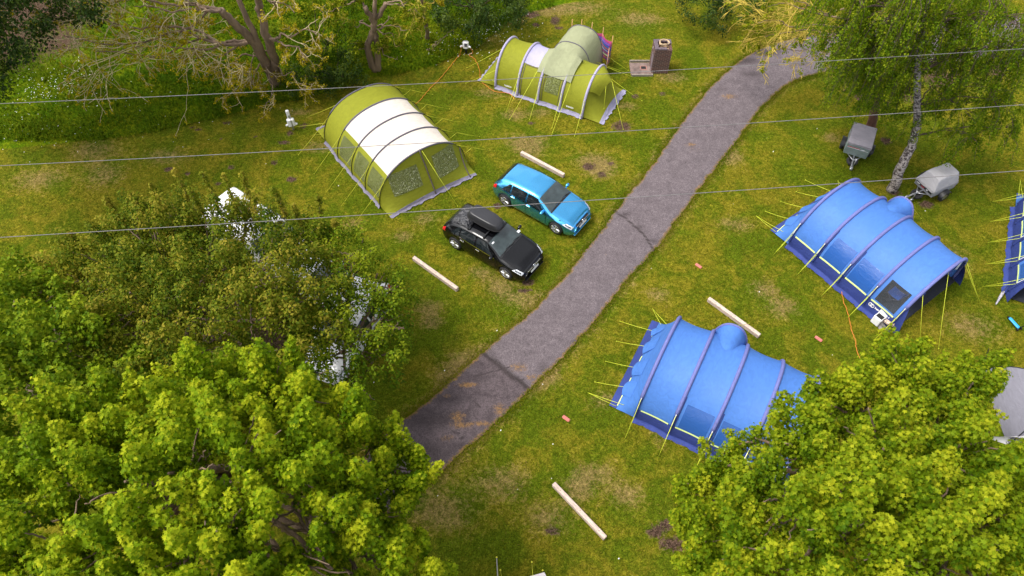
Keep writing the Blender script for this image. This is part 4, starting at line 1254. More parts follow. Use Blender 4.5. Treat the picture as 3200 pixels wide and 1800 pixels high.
def paintmat(name, col, metal=.0, rough=.35, coat=1.0):
    m = mat(name, col, rough, metal, .5, var=.04, vscale=2, coat=coat)
    return m
M['paint_blue'] = paintmat('metallic_azure_paint', (.07, .44, .84), .9, .22)
M['paint_black'] = paintmat('black_paint', (.003, .003, .004), 0, .14, .0)
M['paint_white'] = paintmat('white_paint', (.80, .80, .82), 0, .35)
M['paint_silver'] = paintmat('silver_paint', (.62, .63, .66), .5, .35)
M['lamp'] = mat('clear_lamp', (.72, .74, .78), .12, spec=.8, var=.3, vscale=20)
M['lamp_dark'] = mat('lamp_reflector', (.25, .26, .28), .15, metal=.8, var=.5, vscale=18)
M['tail'] = mat('red_lens', (.55, .012, .02), .15, var=.1)
M['plate'] = mat('white_plate', (.78, .78, .76), .4, var=0)

def car_pose(r, f):
    a = at(*r, .315); b = at(*f, .315); d = Vector((b.x - a.x, b.y - a.y, 0)); ang = math.atan2(d.y, d.x)
    return a, b, ang
# wheel centres seen on the right-hand flank of each car
def park(name, rw, fw, half, wb, **kw):
    a, b, ang = car_pose(rw, fw)
    m = (a + b) / 2; n = Vector((-math.sin(ang), math.cos(ang), 0))
    c = m + n * half + Vector((math.cos(ang), math.sin(ang), 0)) * .03
    return make_car(name, (c.x, c.y, .0), ang, wb=wb, **kw) + (ang,)
blue_car, SB, ANG_B = park('hatchback_car', (1580.6, 625.2), (1736.7, 711.3), .80, 2.70, label='shiny light blue hatchback car with silver roof reflections, parked near the lane', paint=M['paint_blue'], rim='alloy', spokes=5, split=True, plate='PK16 NXB')
black_car, SK, ANG_K = park('hatchback_car', (1425.2, 760.3), (1580.6, 851.8), .81, 2.637, label='black hatchback car with red tail light, carrying a roof box', paint=M['paint_black'], L=4.255, Wd=1.79, H=1.452, rim='alloy', spokes=10, split=False, plate='MK63 OZE')
for c_ in (blue_car, black_car):
    for o_ in c_.children:
        if c_ is blue_car and o_.name.startswith('wheel'):
            for r_ in o_.children: pass
# papers and cards behind the windscreens
def card(root, S, x, t, w, d, m=None):
    b = MB()
    p = S.pt(x, 8 - 3 * abs(t), .018, 1 if t >= 0 else -1)
    q = S.pt(x - d, 8 - 3 * abs(t), .018, 1 if t >= 0 else -1)
    dd = Vector((0, w, 0)); b.add([p, p + dd, q + dd, q], [(0, 1, 2, 3)]); b.build('window_card', M['white_print'], root)
card(black_car, SK, .44, -.66, .32, .05); card(black_car, SK, .84, .72, .14, .09)
# roof bars
for x in (.02, -.78):
    b = MB(); b.bbox((x, 0, 1.515), (.05, 1.24, .03), .01); b.bbox((x, .60, 1.46), (.09, .05, .1), .02); b.bbox((x, -.60, 1.46), (.09, .05, .1), .02); b.build('roof_bar', M['black_plastic'], black_car)
def on_car(root, p):
    ang = root.rotation_euler.z; c, s = math.cos(ang), math.sin(ang)
    return Vector((root.location.x + p[0] * c - p[1] * s, root.location.y + p[0] * s + p[1] * c, root.location.z + p[2]))
def roof_box():
    r = empty('roof_box', on_car(black_car, (-.35, .08, 1.54)), ANG_K, 'glossy black roof box with tapered nose on the bars of the black car', 'roof box')
    m = mat('satin_black_shell', (.022, .022, .026), .38, spec=.5, var=.05, bump=.001, bscale=200)
    def shell(z0, z1, ins0, ins1, nm, mm):
        b = MB()
        def f(i, j):
            w = 2 * math.pi * i
            z = z0 + (z1 - z0) * min(1, j * 1.5)
            sh = ins0 + (ins1 - ins0) * (min(1, j * 1.5) ** 2)
            cx, cy = math.cos(w), math.sin(w)
            e = .38
            x = math.copysign(abs(cx) ** e, cx) * (.80 - sh * 1.1); y = math.copysign(abs(cy) ** e, cy) * (.37 - sh * .75)
            if x > .2: y *= 1 - .30 * ((x - .2) / .6) ** 1.6
            if j > .667:
                q = (j - .667) / .333; x *= 1 - q; y *= 1 - q; z += (z1 - z0) * .04 * q
            if x > .3: z = z0 + (z - z0) * (1 - .38 * ((x - .3) / .5) ** 1.3)
            return (x, y, z)
        b.grid(f, 48, 18); return b.build(nm, mm, r)
    shell(.0, .12, .10, .0, 'base', m); shell(.125, .40, .0, .10, 'lid', m)
    b = MB()
    ring = []
    for i in range(49):
        w = 2 * math.pi * i / 48; cx, cy = math.cos(w), math.sin(w); x = math.copysign(abs(cx) ** .38, cx) * .81; y = math.copysign(abs(cy) ** .38, cy) * .38
        if x > .2: y *= 1 - .30 * ((x - .2) / .6) ** 1.6
        ring.append((x, y, .12))
    b.tube(ring, .014, 5, cap=False); b.build('seam', M['rubber'], r)
roof_box()
def cargo_bag():
    r = empty('cargo_bag', on_car(black_car, (-1.22, .0, 1.39)), ANG_K, 'crumpled black cargo sheet over the tail of the black car roof', 'cargo bag')
    m = mat('wet_black_sheet', (.03, .03, .036), .3, spec=.7, bump=.10, bscale=9, var=.2)
    b = MB()
    def f(i, j):
        x = -.50 + .86 * i; y = -.56 + 1.12 * j
        e = min(i, 1 - i, j, 1 - j)
        h = .11 * min(1, e * 7) ** .6 + .05 * (float(vnoise(np.array(x * 6 + 9), np.array(y * 6 + 9), 41)) - .4) + .03 * (float(vnoise(np.array(x * 15 + 9), np.array(y * 15 + 9), 42)) - .4)
        gx = float(np.interp(x - 1.22, SK.X, SK.zt)) - 1.39
        return (x, y, gx + .012 + max(h, 0) - .045 * (abs(y) / .56) ** 3)
    b.grid(f, 40, 44); b.build('sheet', m, r)
cargo_bag()
# white vehicles under the dark thorn trees
pos = at(985, 862, .7)
make_car('hatchback_car', (pos.x, pos.y, 0), ANG_B, 'white hatchback car almost hidden under the wide thorn tree, only slivers of roof showing', M['paint_white'], plate=None, chrome=False, spokes=7, split=False)
pos = at(1088, 1015, .7); pf = at(1010, 1170, .7) - at(1180, 870, .7)
make_car('estate_car', (pos.x, pos.y, 0), math.atan2(pf.y, pf.x), 'silver white car deep under the thorn branches close to the lane', M['paint_white'], L=4.5, H=1.5, chrome=False, spokes=6, split=False)
def camper_van():
    p = at(812, 745, .9)
    r = empty('camper_van', (p.x, p.y, 0), ANG_B, 'white camper van glimpsed through the top of the thorn tree', 'camper van')
    b = MB()
    def f(i, j):
        x = -2.2 + 4.4 * i; w = 2 * math.pi * j
        cx, cy = math.cos(w), math.sin(w); e = .36
        H = 2.0 if x < .6 else 2.0 - (x - .6) * .62
        end = min(1, (2.2 - abs(x)) / .12 + .86)
        y = math.copysign(abs(cx) ** e, cx) * .98 * end; z = (H + .3) / 2 + math.copysign(abs(cy) ** e, cy) * (H - .3) / 2 * end
        return (x, y, z)
    b.grid(f, 40, 40)
    n = 41; b.f.append(tuple(range(n - 1))); b.s.append(False); b.f.append(tuple(40 * n + k for k in range(n - 1))[::-1]); b.s.append(False)
    b.build('body', M['paint_white'], r)
    b = MB(); b.add([(.80, -.80, 1.90), (.80, .80, 1.90), (1.55, .86, 1.44), (1.55, -.86, 1.44)], [(0, 1, 2, 3)]); b.build('windscreen', M['screen_glass'], r)
    for y in (-1, 1):
        b = MB(); b.box((.2, y * .985, 1.5), (1.2, .02, .5)); b.build('window', M['glass'], r)
        for x in (-1.35, 1.35): wheel(r, Vector((x, y * .87, .33)), y, .33, M['rubber'], M['dark_alloy'], 5, False)
    b = MB(); b.bbox((-.6, 0, 2.03), (.5, .5, .08), .03); b.build('roof_vent', M['white_plastic'], r)
    b = MB(); b.tube([(-1.9, .80, 1.92), (.5, .80, 1.92)], .05, 8); b.build('awning_case', M['white_plastic'], r)
camper_van()
# ------------------------------------------------------------------ timber sleepers used as parking stops
def sleeper(a, b, label):
    p, q = at(*a, .17), at(*b, .17); d = q - p; L = d.length; ang = math.atan2(d.y, d.x); c = (p + q) / 2
    r = empty('timber_sleeper', (c.x, c.y, 0), ang, label, 'sleeper', 'timber sleepers marking the parking bays')
    b_ = MB(); b_.bbox((0, 0, .095), (L, .15, .19), .012); b_.build('beam', M['timber'], r)
    for x in (-L * .36, L * .02, L * .38):
        bb = MB(); bb.lathe([(0, -.01), (.014, -.01), (.014, .004), (0, .005)], (x, .0, .19), n=8); bb.build('bolt', M['rust'], r)
    for x in (-L * .44, L * .45):
        bb = MB(); bb.box((x, 0, .0), (.06, .10, .1)); bb.build('stake', M['rust'], r)
M['rust'] = mat('rusty_steel', (.12, .06, .04), .8)
sleeper((1629, 474), (1763, 545), 'pale timber sleeper lying behind the blue hatchback car')
sleeper((1292, 803), (1429, 901), 'pale timber sleeper beside the thorn trees and black car')
sleeper((2215, 931), (2375, 1047), 'pale timber sleeper touching the side porch of the nearer blue tent')
sleeper((1730, 1510), (1892, 1680), 'weathered timber sleeper alone on the lawn at the bottom of the photo')

# ------------------------------------------------------------------ red pitch markers pressed in the turf
for (u, v, a), lb in (((2183, 831, 0), 'red rubber pitch marker on the lawn between lane and far blue tent'), ((2558, 1059, 0), 'red rubber pitch marker between the two blue tents near the orange cable'), ((1769, 1308, 0), 'red rubber pitch marker left of the nearer blue tent')):
    p = at(u, v); q = at(u + 10, v + 7)
    b = MB(); b.bbox((0, 0, .02), (.30, .13, .05), .03)
    o = b.build('pitch_marker', M['pink'], None); o.location = (p.x, p.y, -.005); o.rotation_euler = (0, 0, math.atan2(q.y - p.y, q.x - p.x) + a)
    tag(o, lb, 'pitch marker', 'red pitch markers in the turf')

# ------------------------------------------------------------------ trailers
def lettering_front(root, txts, x, z, tiltdeg, y0):
    y = y0
    for t, s, m, w in txts:
        mt = Matrix.Translation((x, y, z)) @ Matrix.Rotation(math.radians(90), 4, 'Z') @ Matrix.Rotation(math.radians(tiltdeg), 4, 'X')
        text_part(t, s, M[m], root, mt); y += w
def trailer(loc, ang, label, cover, body, tall):
    r = empty('cargo_trailer', loc, ang, label, 'trailer', 'covered luggage trailers under the birch')
    L, Wd, z0, z1 = 1.50, 1.02, .36, 1.0
    if tall: L, Wd, z0, z1 = 1.42, 1.0, .38, .72
    b = MB()
    # pressed steel tub, floor narrower than the rim at the front
    vs = [(-L / 2, -Wd / 2, z0), (L / 2 - .06, -Wd / 2, z0), (L / 2 - .06, Wd / 2, z0), (-L / 2, Wd / 2, z0), (-L / 2, -Wd / 2, z1), (L / 2, -Wd / 2, z1), (L / 2, Wd / 2, z1), (-L / 2, Wd / 2, z1)]
    b.add(vs, [(3, 2, 1, 0), (0, 1, 5, 4), (1, 2, 6, 5), (2, 3, 7, 6), (3, 0, 4, 7)])
    for z in (z0 + .14, z0 + .27):
        b.box((0, -Wd / 2 - .006, z), (L - .1, .012, .025)); b.box((0, Wd / 2 + .006, z), (L - .1, .012, .025))
    b.build('tub', body, r)
    bb = MB(); bb.tube([(-L / 2, -Wd / 2, z1), (L / 2, -Wd / 2, z1), (L / 2, Wd / 2, z1), (-L / 2, Wd / 2, z1), (-L / 2, -Wd / 2, z1)], .018, 5, cap=False); bb.build('rim_rail', M['steel'], r)
    if tall:
        def f(i, j):
            x = -L / 2 + L * i; y = (j - .5) * Wd
            e = max(0, min((1 - abs(2 * i - 1)) / .20, 1)); e2 = max(0, min((1 - abs(2 * j - 1)) / .30, 1))
            rise = .48 * min(e, e2) + .05 * math.sin(j * math.pi) * e - .05 * math.sin(2 * i * math.pi) * e * e2 + .03 * float(vnoise(np.array(x * 4 + 8), np.array(y * 4 + 8), 51))
            out = 1.02
            return (x * out, y * out, z1 + .02 + rise * (1.0 + .18 * (i - .5) * -1))
        b = MB(); b.grid(f, 40, 30, smooth=False); cv = b.build('cover', cover, r)
        def skirtf(i, j):
            q = i * 4; k = min(int(q), 3); w = q - k
            c = [(-L / 2, -Wd / 2), (L / 2, -Wd / 2), (L / 2, Wd / 2), (-L / 2, Wd / 2), (-L / 2, -Wd / 2)]
            x = c[k][0] + (c[k + 1][0] - c[k][0]) * w; y = c[k][1] + (c[k + 1][1] - c[k][1]) * w
            return (x * 1.022, y * 1.028, z1 + .03 - (.10 + .03 * math.sin(i * 60)) * j)
        b = MB(); b.grid(skirtf, 60, 3); b.build('cover_skirt', cover, cv)
    else:
        def f(i, j):
            x = -L / 2 + (L - .0) * i; y = (j - .5) * Wd
            sag = .03 * math.sin(i * math.pi) * math.sin(j * math.pi)
            return (x, y * 1.015, z1 + .035 - sag + .012 * float(vnoise(np.array(x * 5 + 8), np.array(y * 5 + 8), 52)))
        b = MB(); b.grid(f, 24, 18); cv = b.build('cover', cover, r)
        b = MB()
        for y in (-1, 1): b.grid(lambda i, j, y=y: (-L / 2 + L * i, y * (Wd / 2 + .022), z1 + .035 - (.13 + .02 * math.sin(i * 31)) * j), 24, 2)
        b.grid(lambda i, j: (-L / 2 - .012, (i - .5) * Wd * 1.03, z1 + .03 - .2 * j), 18, 2)
        b.grid(lambda i, j: (L / 2 + .008 , (i - .5) * Wd * 1.0, z1 + .035 - (.055 + .03 * math.sin(i * 9)) * j), 18, 2)
        b.build('cover_skirt', cover, cv)
    # wheels, guards, drawbar, jockey wheel, hitch, spare
    for sd in (1, -1):
        c = Vector((-.05, sd * (Wd / 2 + .12), .26))
        b = MB(); b.lathe([(.13, -.07), (.24, -.07), (.26, -.05), (.26, .05), (.24, .07), (.14, .07), (.13, .04), (.01, .03)], c, (0, sd, 0), 20); w = b.build('wheel', M['rubber'], r)
        b = MB(); b.lathe([(0, .02), (.05, .02), (.05, .05), (.13, .045), (.14, .072), (.12, .05), (0, .06)], c, (0, sd, 0), 16); b.build('hub', M['steel'], w)
        b = MB()
        def g(i, j):
            a = math.radians(20 + 140 * i); return (c.x + math.cos(a) * .34, sd * (Wd / 2 + .02 + .21 * j), c.z + math.sin(a) * .31)
        b.grid(g, 12, 2, smooth=False); gd = b.build('mudguard', M['black_plastic'], r); solidify(gd, .012)
    b = MB(); b.tube([(L / 2 - .2, 0, z0 - .02), (L / 2 + .78, 0, .40)], .035, 6, smooth=False); b.tube([(L / 2 - .1, .3, z0 - .02), (L / 2 + .3, 0, .38)], .025, 6); b.tube([(L / 2 - .1, -.3, z0 - .02), (L / 2 + .3, 0, .38)], .025, 6); b.build('drawbar', M['steel'], r)
    b = MB(); b.bbox((L / 2 + .86, 0, .41), (.22, .08, .08), .02); b.tube([(L / 2 + .80, 0, .45), (L / 2 + .92, 0, .50), (L / 2 + .98, 0, .49)], .018, 5); b.build('coupling', M['steel'], r)
    b = MB(); b.tube([(L / 2 + .52, .09, .15), (L / 2 + .52, .09, .68)], .024, 6); b.tube([(L / 2 + .52, .02, .68), (L / 2 + .52, .16, .68)], .012, 5); b.lathe([(0, -.03), (.1, -.03), (.1, .03), (0, .03)], (L / 2 + .52, .09, .10), (0, 1, 0), 14); b.build('jockey_wheel', M['steel'], r)
    b = MB()
    b.lathe([(.13, -.06), (.24, -.06), (.26, 0), (.24, .06), (.13, .06), (.11, 0)], (L / 2 + .20, 0, .26), (.25, 0, 1), 20); b.build('spare_wheel', M['rubber'], r)
    for sd in (1, -1):
        b = MB(); b.bbox((-L / 2 - .05, sd * .38, z0 + .05), (.06, .2, .1), .01); b.build('tail_light', M['tail'], r)
    if tall:
        b = MB(); b.box((-L / 2 - .12, -Wd / 2 + .05, z0 + .10), (.02, .36, .24), Matrix.Rotation(.5, 3, 'Z')); b.build('tail_board', M['white_plastic'], r)
        b = MB(); b.bbox((L / 2 + .012, 0, z1 - .12), (.016, .86, .10), .004); lp = b.build('name_strip', M['black_plastic'], r)
        lettering_front(lp, (('ERDE', .07, 'white_print', .26), ('TRAILER', .05, 'red_print', .27), ('122', .07, 'white_print', .1)), L / 2 + .024, z1 - .145, 90, -.40)
    else:
        b = MB(); b.box((L / 2 + .004 - .022, 0, z1 - .215), (.006, .92, .010), Matrix.Rotation(math.radians(0), 3, 'Y')); b.build('stripe', M['white_print'], r)
        lettering_front(r, (('DAXARA', .13, 'red_print', .60), ('122', .10, 'white_print', .1)), L / 2 - .012, z1 - .19, 82, -.46)
    return r
M['tub_green'] = mat('grey_green_sheet_steel', (.19, .235, .225), .5, metal=.1, var=.15)
M['tub_zinc'] = mat('dull_zinc_sheet', (.34, .34, .36), .5, metal=.2, var=.2)
M['cover_dark'] = fabric('charcoal_vinyl_cover', (.31, .285, .325), trans=0, wrinkle=.012)
M['cover_light'] = fabric('silver_grey_vinyl_cover', (.40, .385, .40), trans=0, wrinkle=.008)
c = (at(2668.4, 380.5, 1.0) + at(2743, 401, 1.0) + at(2726.2, 470.5, 1.0) + at(2644.8, 449.4, 1.0)) / 4
d = Vector((15.93, 23.82, 0)) - Vector((16.65, 25.3, 0))
trailer((c.x, c.y, 0), math.atan2(d.y, d.x), 'green sided cargo trailer with flat charcoal cover and red lettering', M['cover_dark'], M['tub_green'], False)
d = Vector((17.9, 21.45, 0)) - Vector((19.3, 22.2, 0))
trailer((18.82, 21.78, 0), math.atan2(-.66, -1.35), 'zinc cargo trailer under a humped silver grey cover near the birch trunk', M['cover_light'], M['tub_zinc'], True)

# ------------------------------------------------------------------ electric hook-up posts
def hookup(loc, rz, label, tall):
    r = empty('hookup_post', loc, rz, label, 'hookup post', 'electric hook-up posts on the lawn')
    if tall:
        lean = Matrix.Rotation(math.radians(4), 3, 'X')
        b = MB(); b.bbox((0, 0, .45), (.10, .09, .92), .02); b.build('post', M['steel'], r)
        b = MB(); b.bbox((-.02, .04, .92), (.15, .12, .46), .03); b.build('column', M['white_plastic'], r)
        b = MB(); b.bbox((0, -.02, .48), (.34, .20, .40), .04); b.build('socket_box', M['white_plastic'], r)
        b = MB(); b.box((.03, -.125, .47), (.05, .02, .38)); b.build('channel', M['steel'], r)
        for x in (-1, 1):
            b = MB(); b.lathe([(0, 0), (.05, 0), (.05, .10), (.03, .13), (0, .13)], (x * .16, -.04, .38), (x, -.4, -.3), 10); b.build('socket_cap', M['white_plastic'], r)
    else:
        b = MB(); b.bbox((0, 0, .2), (.09, .09, .42), .01); b.build('post', M['black_plastic'], r)
        b = MB(); b.bbox((0, 0, .56), (.32, .26, .40), .08); b.build('socket_box', M['white_plastic'], r)
        b = MB(); b.bbox((.03, -.132, .59), (.15, .012, .20), .004); b.build('meter_panel', M['pole_grey'], r)
        for x in (-1, 1):
            b = MB(); b.lathe([(0, 0), (.055, 0), (.05, .11), (.03, .14), (0, .14)], (x * .16, -.06, .48), (x, -.35, -.25), 10); b.build('socket_cap', M['white_plastic'], r)
p = at(917, 404); hookup((p.x, p.y, 0), .25, 'white electric post with tall column standing left of the olive tunnel tent', True)
p = at(1457, 166); hookup((p.x, p.y, 0), -.15, 'white electric box with dark panel beside the long grass, two orange cables plugged in', False)

# ------------------------------------------------------------------ brick water pier
def pier():
    A = at(2047, 229); 
    o = Vector((7.62, 30.42, 0))
    r = empty('brick_pier', o, 0, 'dark brick pier with hollow top and coiled hose, on a concrete slab', 'brick pier')
    m = bpy.data.materials.new('engineering_brick'); nt, N, L, P = nodes(m); P.inputs['Roughness'].default_value = .85
    tc = N.new('ShaderNodeTexCoord')
    sp = N.new('ShaderNodeSeparateXYZ'); L.new(tc.outputs['Object'], sp.inputs[0])
    ad = N.new('ShaderNodeMath'); ad.operation = 'ADD'; L.new(sp.outputs[0], ad.inputs[0]); L.new(sp.outputs[1], ad.inputs[1])
    cb = N.new('ShaderNodeCombineXYZ'); L.new(ad.outputs[0], cb.inputs[0]); L.new(sp.outputs[2], cb.inputs[1])
    br = N.new('ShaderNodeTexBrick'); L.new(cb.outputs[0], br.inputs['Vector'])
    br.inputs['Color1'].default_value = (.105, .038, .034, 1); br.inputs['Color2'].default_value = (.060, .030, .034, 1); br.inputs['Mortar'].default_value = (.26, .19, .15, 1)
    br.inputs['Scale'].default_value = 1; br.inputs['Mortar Size'].default_value = .008; br.inputs['Brick Width'].default_value = .225; br.inputs['Row Height'].default_value = .078
    L.new(br.outputs[0], P.inputs['Base Color'])
    cop = mat('blue_brick_coping', (.115, .085, .10), .8, var=.3, vscale=9)
    w, d, h = .86, .82, 1.42
    b = MB()
    for x in (-1, 1): b.box((x * (w / 2 - .055), 0, h / 2), (.11, d, h))
    for y in (-1, 1): b.box((0, y * (d / 2 - .055), h / 2), (w - .22, .11, h))
    b.box((0, 0, .6), (w - .22, d - .22, 1.2)); b.build('brickwork', m, r)
    b = MB()
    n = 7
    for x in (-1, 1):
        for k in range(n): 
            if x == 1 and k < 4: continue
            b.bbox((x * (w / 2 - .09), -d / 2 + (k + .5) * d / n, h + .035), (.2, d / n - .008, .075), .01)
    for y in (-1, 1):
        for k in range(4): 
            if y == -1 and k == 3: continue
            b.bbox((-w / 2 + .25 + k * .135, y * (d / 2 - .075), h + .035), (.128, .17, .074), .01)
    b.build('coping', cop, r)
    b = MB()
    rr = R
    for k in range(26): b.ball((rr.uniform(-.22, .36), rr.uniform(-.34, .2), 1.24 + rr.uniform(0, .14)), (rr.uniform(.03, .07), rr.uniform(.03, .06), rr.uniform(.02, .05)), 6, 5)
    b.build('rubble', mat('leaf_litter', (.30, .20, .12), .9, var=.5, vscale=12), r)
    b = MB(); b.bbox((-w / 2 - .008, .18, 1.15), (.016, .04, .09), .003); b.build('tag_plate', M['white_print'], r)
    b = MB(); b.grid(lambda i, j: (-w / 2 - .012 - .02 * math.sin(i * 9) * j, -.30 + .36 * i + .1 * (1 - j) * math.sin(i * 5), .1 + .95 * j), 8, 8); b.build('render_stain', mat('grey_render', (.19, .15, .17), .8, var=.3, vscale=14), r)
    # hose coil on top
    hz = empty('hose_coil', o + Vector((.08, .12, 1.36)), 0, 'loose coil of cream hose lying on top of the brick pier', 'hose')
    b = MB()
    pts = [Vector((.24 * (1 + .06 * math.sin(k * .9)) * math.cos(k * .35), .21 * (1 + .06 * math.cos(k * .7)) * math.sin(k * .35), .10 + .0016 * k + .02 * math.sin(k * .5))) for k in range(52)]
    b.tube(pts, .022, 6); b.build('hose', mat('cream_hose', (.55, .40, .24), .6), hz)
    # concrete drain slab with kerbs
    conc = mat('stained_concrete', (.165, .115, .10), .9, var=.4, vscale=4, bump=.004, bscale=25)
    s = empty('drain_slab', (6.72, 30.42, 0), 0, 'stained concrete drain slab with square gully at the foot of the brick pier', 'drain slab')
    b = MB(); b.bbox((0, -.05, .025), (1.15, .95, .07), .015); b.build('slab', conc, s)
    b = MB(); b.box((.12, -.02, .066), (.34, .30, .012)); b.build('gully_frame', mat('gully_frame', (.30, .14, .11), .8), s)
    b = MB(); b.box((.12, -.02, .072), (.25, .21, .012)); b.build('grate', M['dark'], s)
    kb = mat('kerb_stone', (.27, .23, .19), .9, var=.25)
    for y in (.55, -.60):
        b = MB(); b.bbox((0, y, .05), (1.1, .06, .12), .01); b.build('kerb', kb, s)
pier()

# ------------------------------------------------------------------ extension cables on the grass
def cable(name, px, label, r=.014, z=.02):
    P = [Vector(p) if isinstance(p, Vector) else at(*p, z) for p in px]
    # Catmull-Rom through the surveyed points, a slight wander
    pts = []
    for i in range(len(P) - 1):
        p0 = P[max(i - 1, 0)]; p1 = P[i]; p2 = P[i + 1]; p3 = P[min(i + 2, len(P) - 1)]
        for k in range(10):
            t = k / 10
            q = .5 * ((2 * p1) + (p2 - p0) * t + (2 * p0 - 5 * p1 + 4 * p2 - p3) * t * t + (3 * p1 - p0 - 3 * p2 + p3) * t ** 3)
            pts.append(q + Vector((R.gauss(0, .012), R.gauss(0, .012), 0)))
    pts.append(P[-1])
    b = MB(); b.tube(pts, r, 5); o = b.build(name, M['orange_cable'], None)
    return tag(o, label, 'cable', 'orange extension cables on the grass')
box = at(1457, 166)
cable('extension_cable', [box + Vector((-.2, -.1, .5)), box + Vector((-.32, -.25, .12)), (1437, 172), (1412, 200), (1380, 240), (1350, 270), (1325, 297), (1306, 320), (1290, 330)], 'orange cable from the electric box to the rear of the olive tunnel tent')
cable('extension_cable', [box + Vector((.2, -.1, .5)), box + Vector((.36, -.2, .2)), (1466, 172), (1482, 184), (1494, 205), (1500, 230), (1502, 252), (1520, 268), (1545, 285), (1590, 292), (1608, 310)], 'orange cable from the electric box along the olive and lilac air tent')
cable('extension_cable', [(2630, 905), (2634, 935), (2645, 965), (2655, 1000), (2662, 1035), (2672, 1060), (2678, 1095), (2690, 1130), (2700, 1180)], 'orange cable trailing from the far blue tent towards the maple', z=.03)

# ------------------------------------------------------------------ overhead wires
def power_line(a, b, z, sag, label):
    p, q = at(*a, z), at(*b, z); d = q - p
    P, Q = p - d * .9, q + d * .9
    n = 60; pts = []
    for i in range(n + 1):
        t = i / n; pts.append(P.lerp(Q, t) - Vector((0, 0, sag * 4 * (t) * (1 - t) - sag * 4 * .321 * .679)))
    bb = MB(); bb.tube(pts, .0105, 6); o = bb.build('power_line', M['wire'], None)
    return tag(o, label, 'overhead wire', 'overhead wires crossing the site')
power_line((0, 324), (3200, 152), 8.2, .9, 'grey overhead wire passing above the ridge of the olive tunnel tent')
power_line((0, 518), (3200, 327), 8.2, .9, 'grey overhead wire crossing the cream roof and the green sided trailer')
power_line((0, 742), (3200, 533), 8.2, .5, 'grey overhead wire passing just over the blue hatchback car')

# ------------------------------------------------------------------ small things at the blue tents
p = at(2752, 1018)
bx = empty('storage_box', (p.x, p.y, 0), math.radians(35.6 - 90), 'open white plastic box of clutter at the front corner of the far blue tent', 'storage box')
b = MB(); b.bbox((-.22, .0, .2), (.34, .32, .40), .03); b.build('tub', M['white_plastic'], bx)
b = MB(); b.box((-.22, .15, .50), (.34, .03, .24), Matrix.Rotation(math.radians(-25), 3, 'X')); b.build('lid', M['white_plastic'], bx)
b = MB(); b.box((-.22, 0, .402), (.26, .22, .02)); b.build('contents', M['dark'], bx)
bg = empty('shopping_bag', (p.x, p.y, 0), math.radians(35.6 - 90), 'black and white shopping bag with a printed side beside the storage box', 'bag')
b = MB(); b.grid(lambda i, j: (.0 + .26 * math.cos(2 * math.pi * i) * (.9 + .1 * math.sin(9 * i)) + .16, .17 * math.sin(2 * math.pi * i) - .04, .42 * j + .02 * math.sin(i * 30) * j), 26, 6); b.build('bag_body', mat('printed_bag', (.22, .20, .21), .5, var=.98, vscale=6, detail=1), bg)
b = MB(); b.box((.1, -.02, .43), (.2, .16, .08)); b.box((.28, .06, .40), (.12, .16, .14), Matrix.Rotation(.4, 3, 'Z')); b.build('groceries', mat('mixed_groceries', (.5, .38, .3), .6, var=.7, vscale=14), bg)
# inside the clear window: camp chair and papers on a low table
def inbr(x, y, z): 
    a = math.radians(-54.4); return Vector((11.69 + x * math.cos(a) - y * math.sin(a), 18.66 + x * math.sin(a) + y * math.cos(a), z))
q = inbr(4.35, 1.35, 0)
ch = empty('camp_chair', q, math.radians(-54.4 + 180), 'blue folding camp chair seen through the clear window of the far blue tent', 'camp chair')
cb_ = fabric('chair_canvas', (.03, .16, .6), trans=0)
b = MB(); b.grid(lambda i, j: (-.25 + .5 * i, -.24 + .48 * j, .42 - .04 * math.sin(i * math.pi)), 6, 4); b.build('seat', cb_, ch)
b = MB(); b.grid(lambda i, j: (-.27 - .12 * i, -.26 + .52 * j, .42 + .48 * i), 4, 6); b.build('backrest', cb_, ch)
for x0, y0, x1, y1 in ((-.27, -.26, .25, -.26), (.25, -.26, -.27, -.26), (-.27, .26, .25, .26), (.25, .26, -.27, .26)):
    b = MB(); b.tube([(x0, y0, .0), (x1, y1, .44)], .012, 5); b.build('leg', M['pole_grey'], ch)
q = inbr(3.62, .66, 0)
tb = empty('camp_table', q, math.radians(-54.4), 'low camp table with a white cloth behind the clear window of the far blue tent', 'table')
b = MB(); b.bbox((0, 0, .56), (.62, .34, .03), .01); b.build('tabletop', M['white_plastic'], tb)
for x in (-.27, .27):
    for y in (-.14, .14): bb = MB(); bb.tube([(x, y, 0), (x, y, .55)], .012, 5); bb.build('leg', M['steel'], tb)
# towel hanging under the open front
tp = BR.pt(4, math.radians(118), -.03); q = inbr(tp.x + .02, tp.y, tp.z)
tw = MB(); tw.grid(lambda i, j: (.16 * (i - .5) * 2, .03 * math.sin(i * 8) * j, -.46 * j), 10, 8); o = tw.build('towel', mat('white_blue_towel', (.6, .66, .74), .9, var=.5, vscale=7), None); o.location = q - Vector((0, 0, .06)); o.rotation_euler = (0, 0, math.radians(35.6))
tag(o, 'white and blue towel hanging from the front beam of the far blue tent', 'towel')
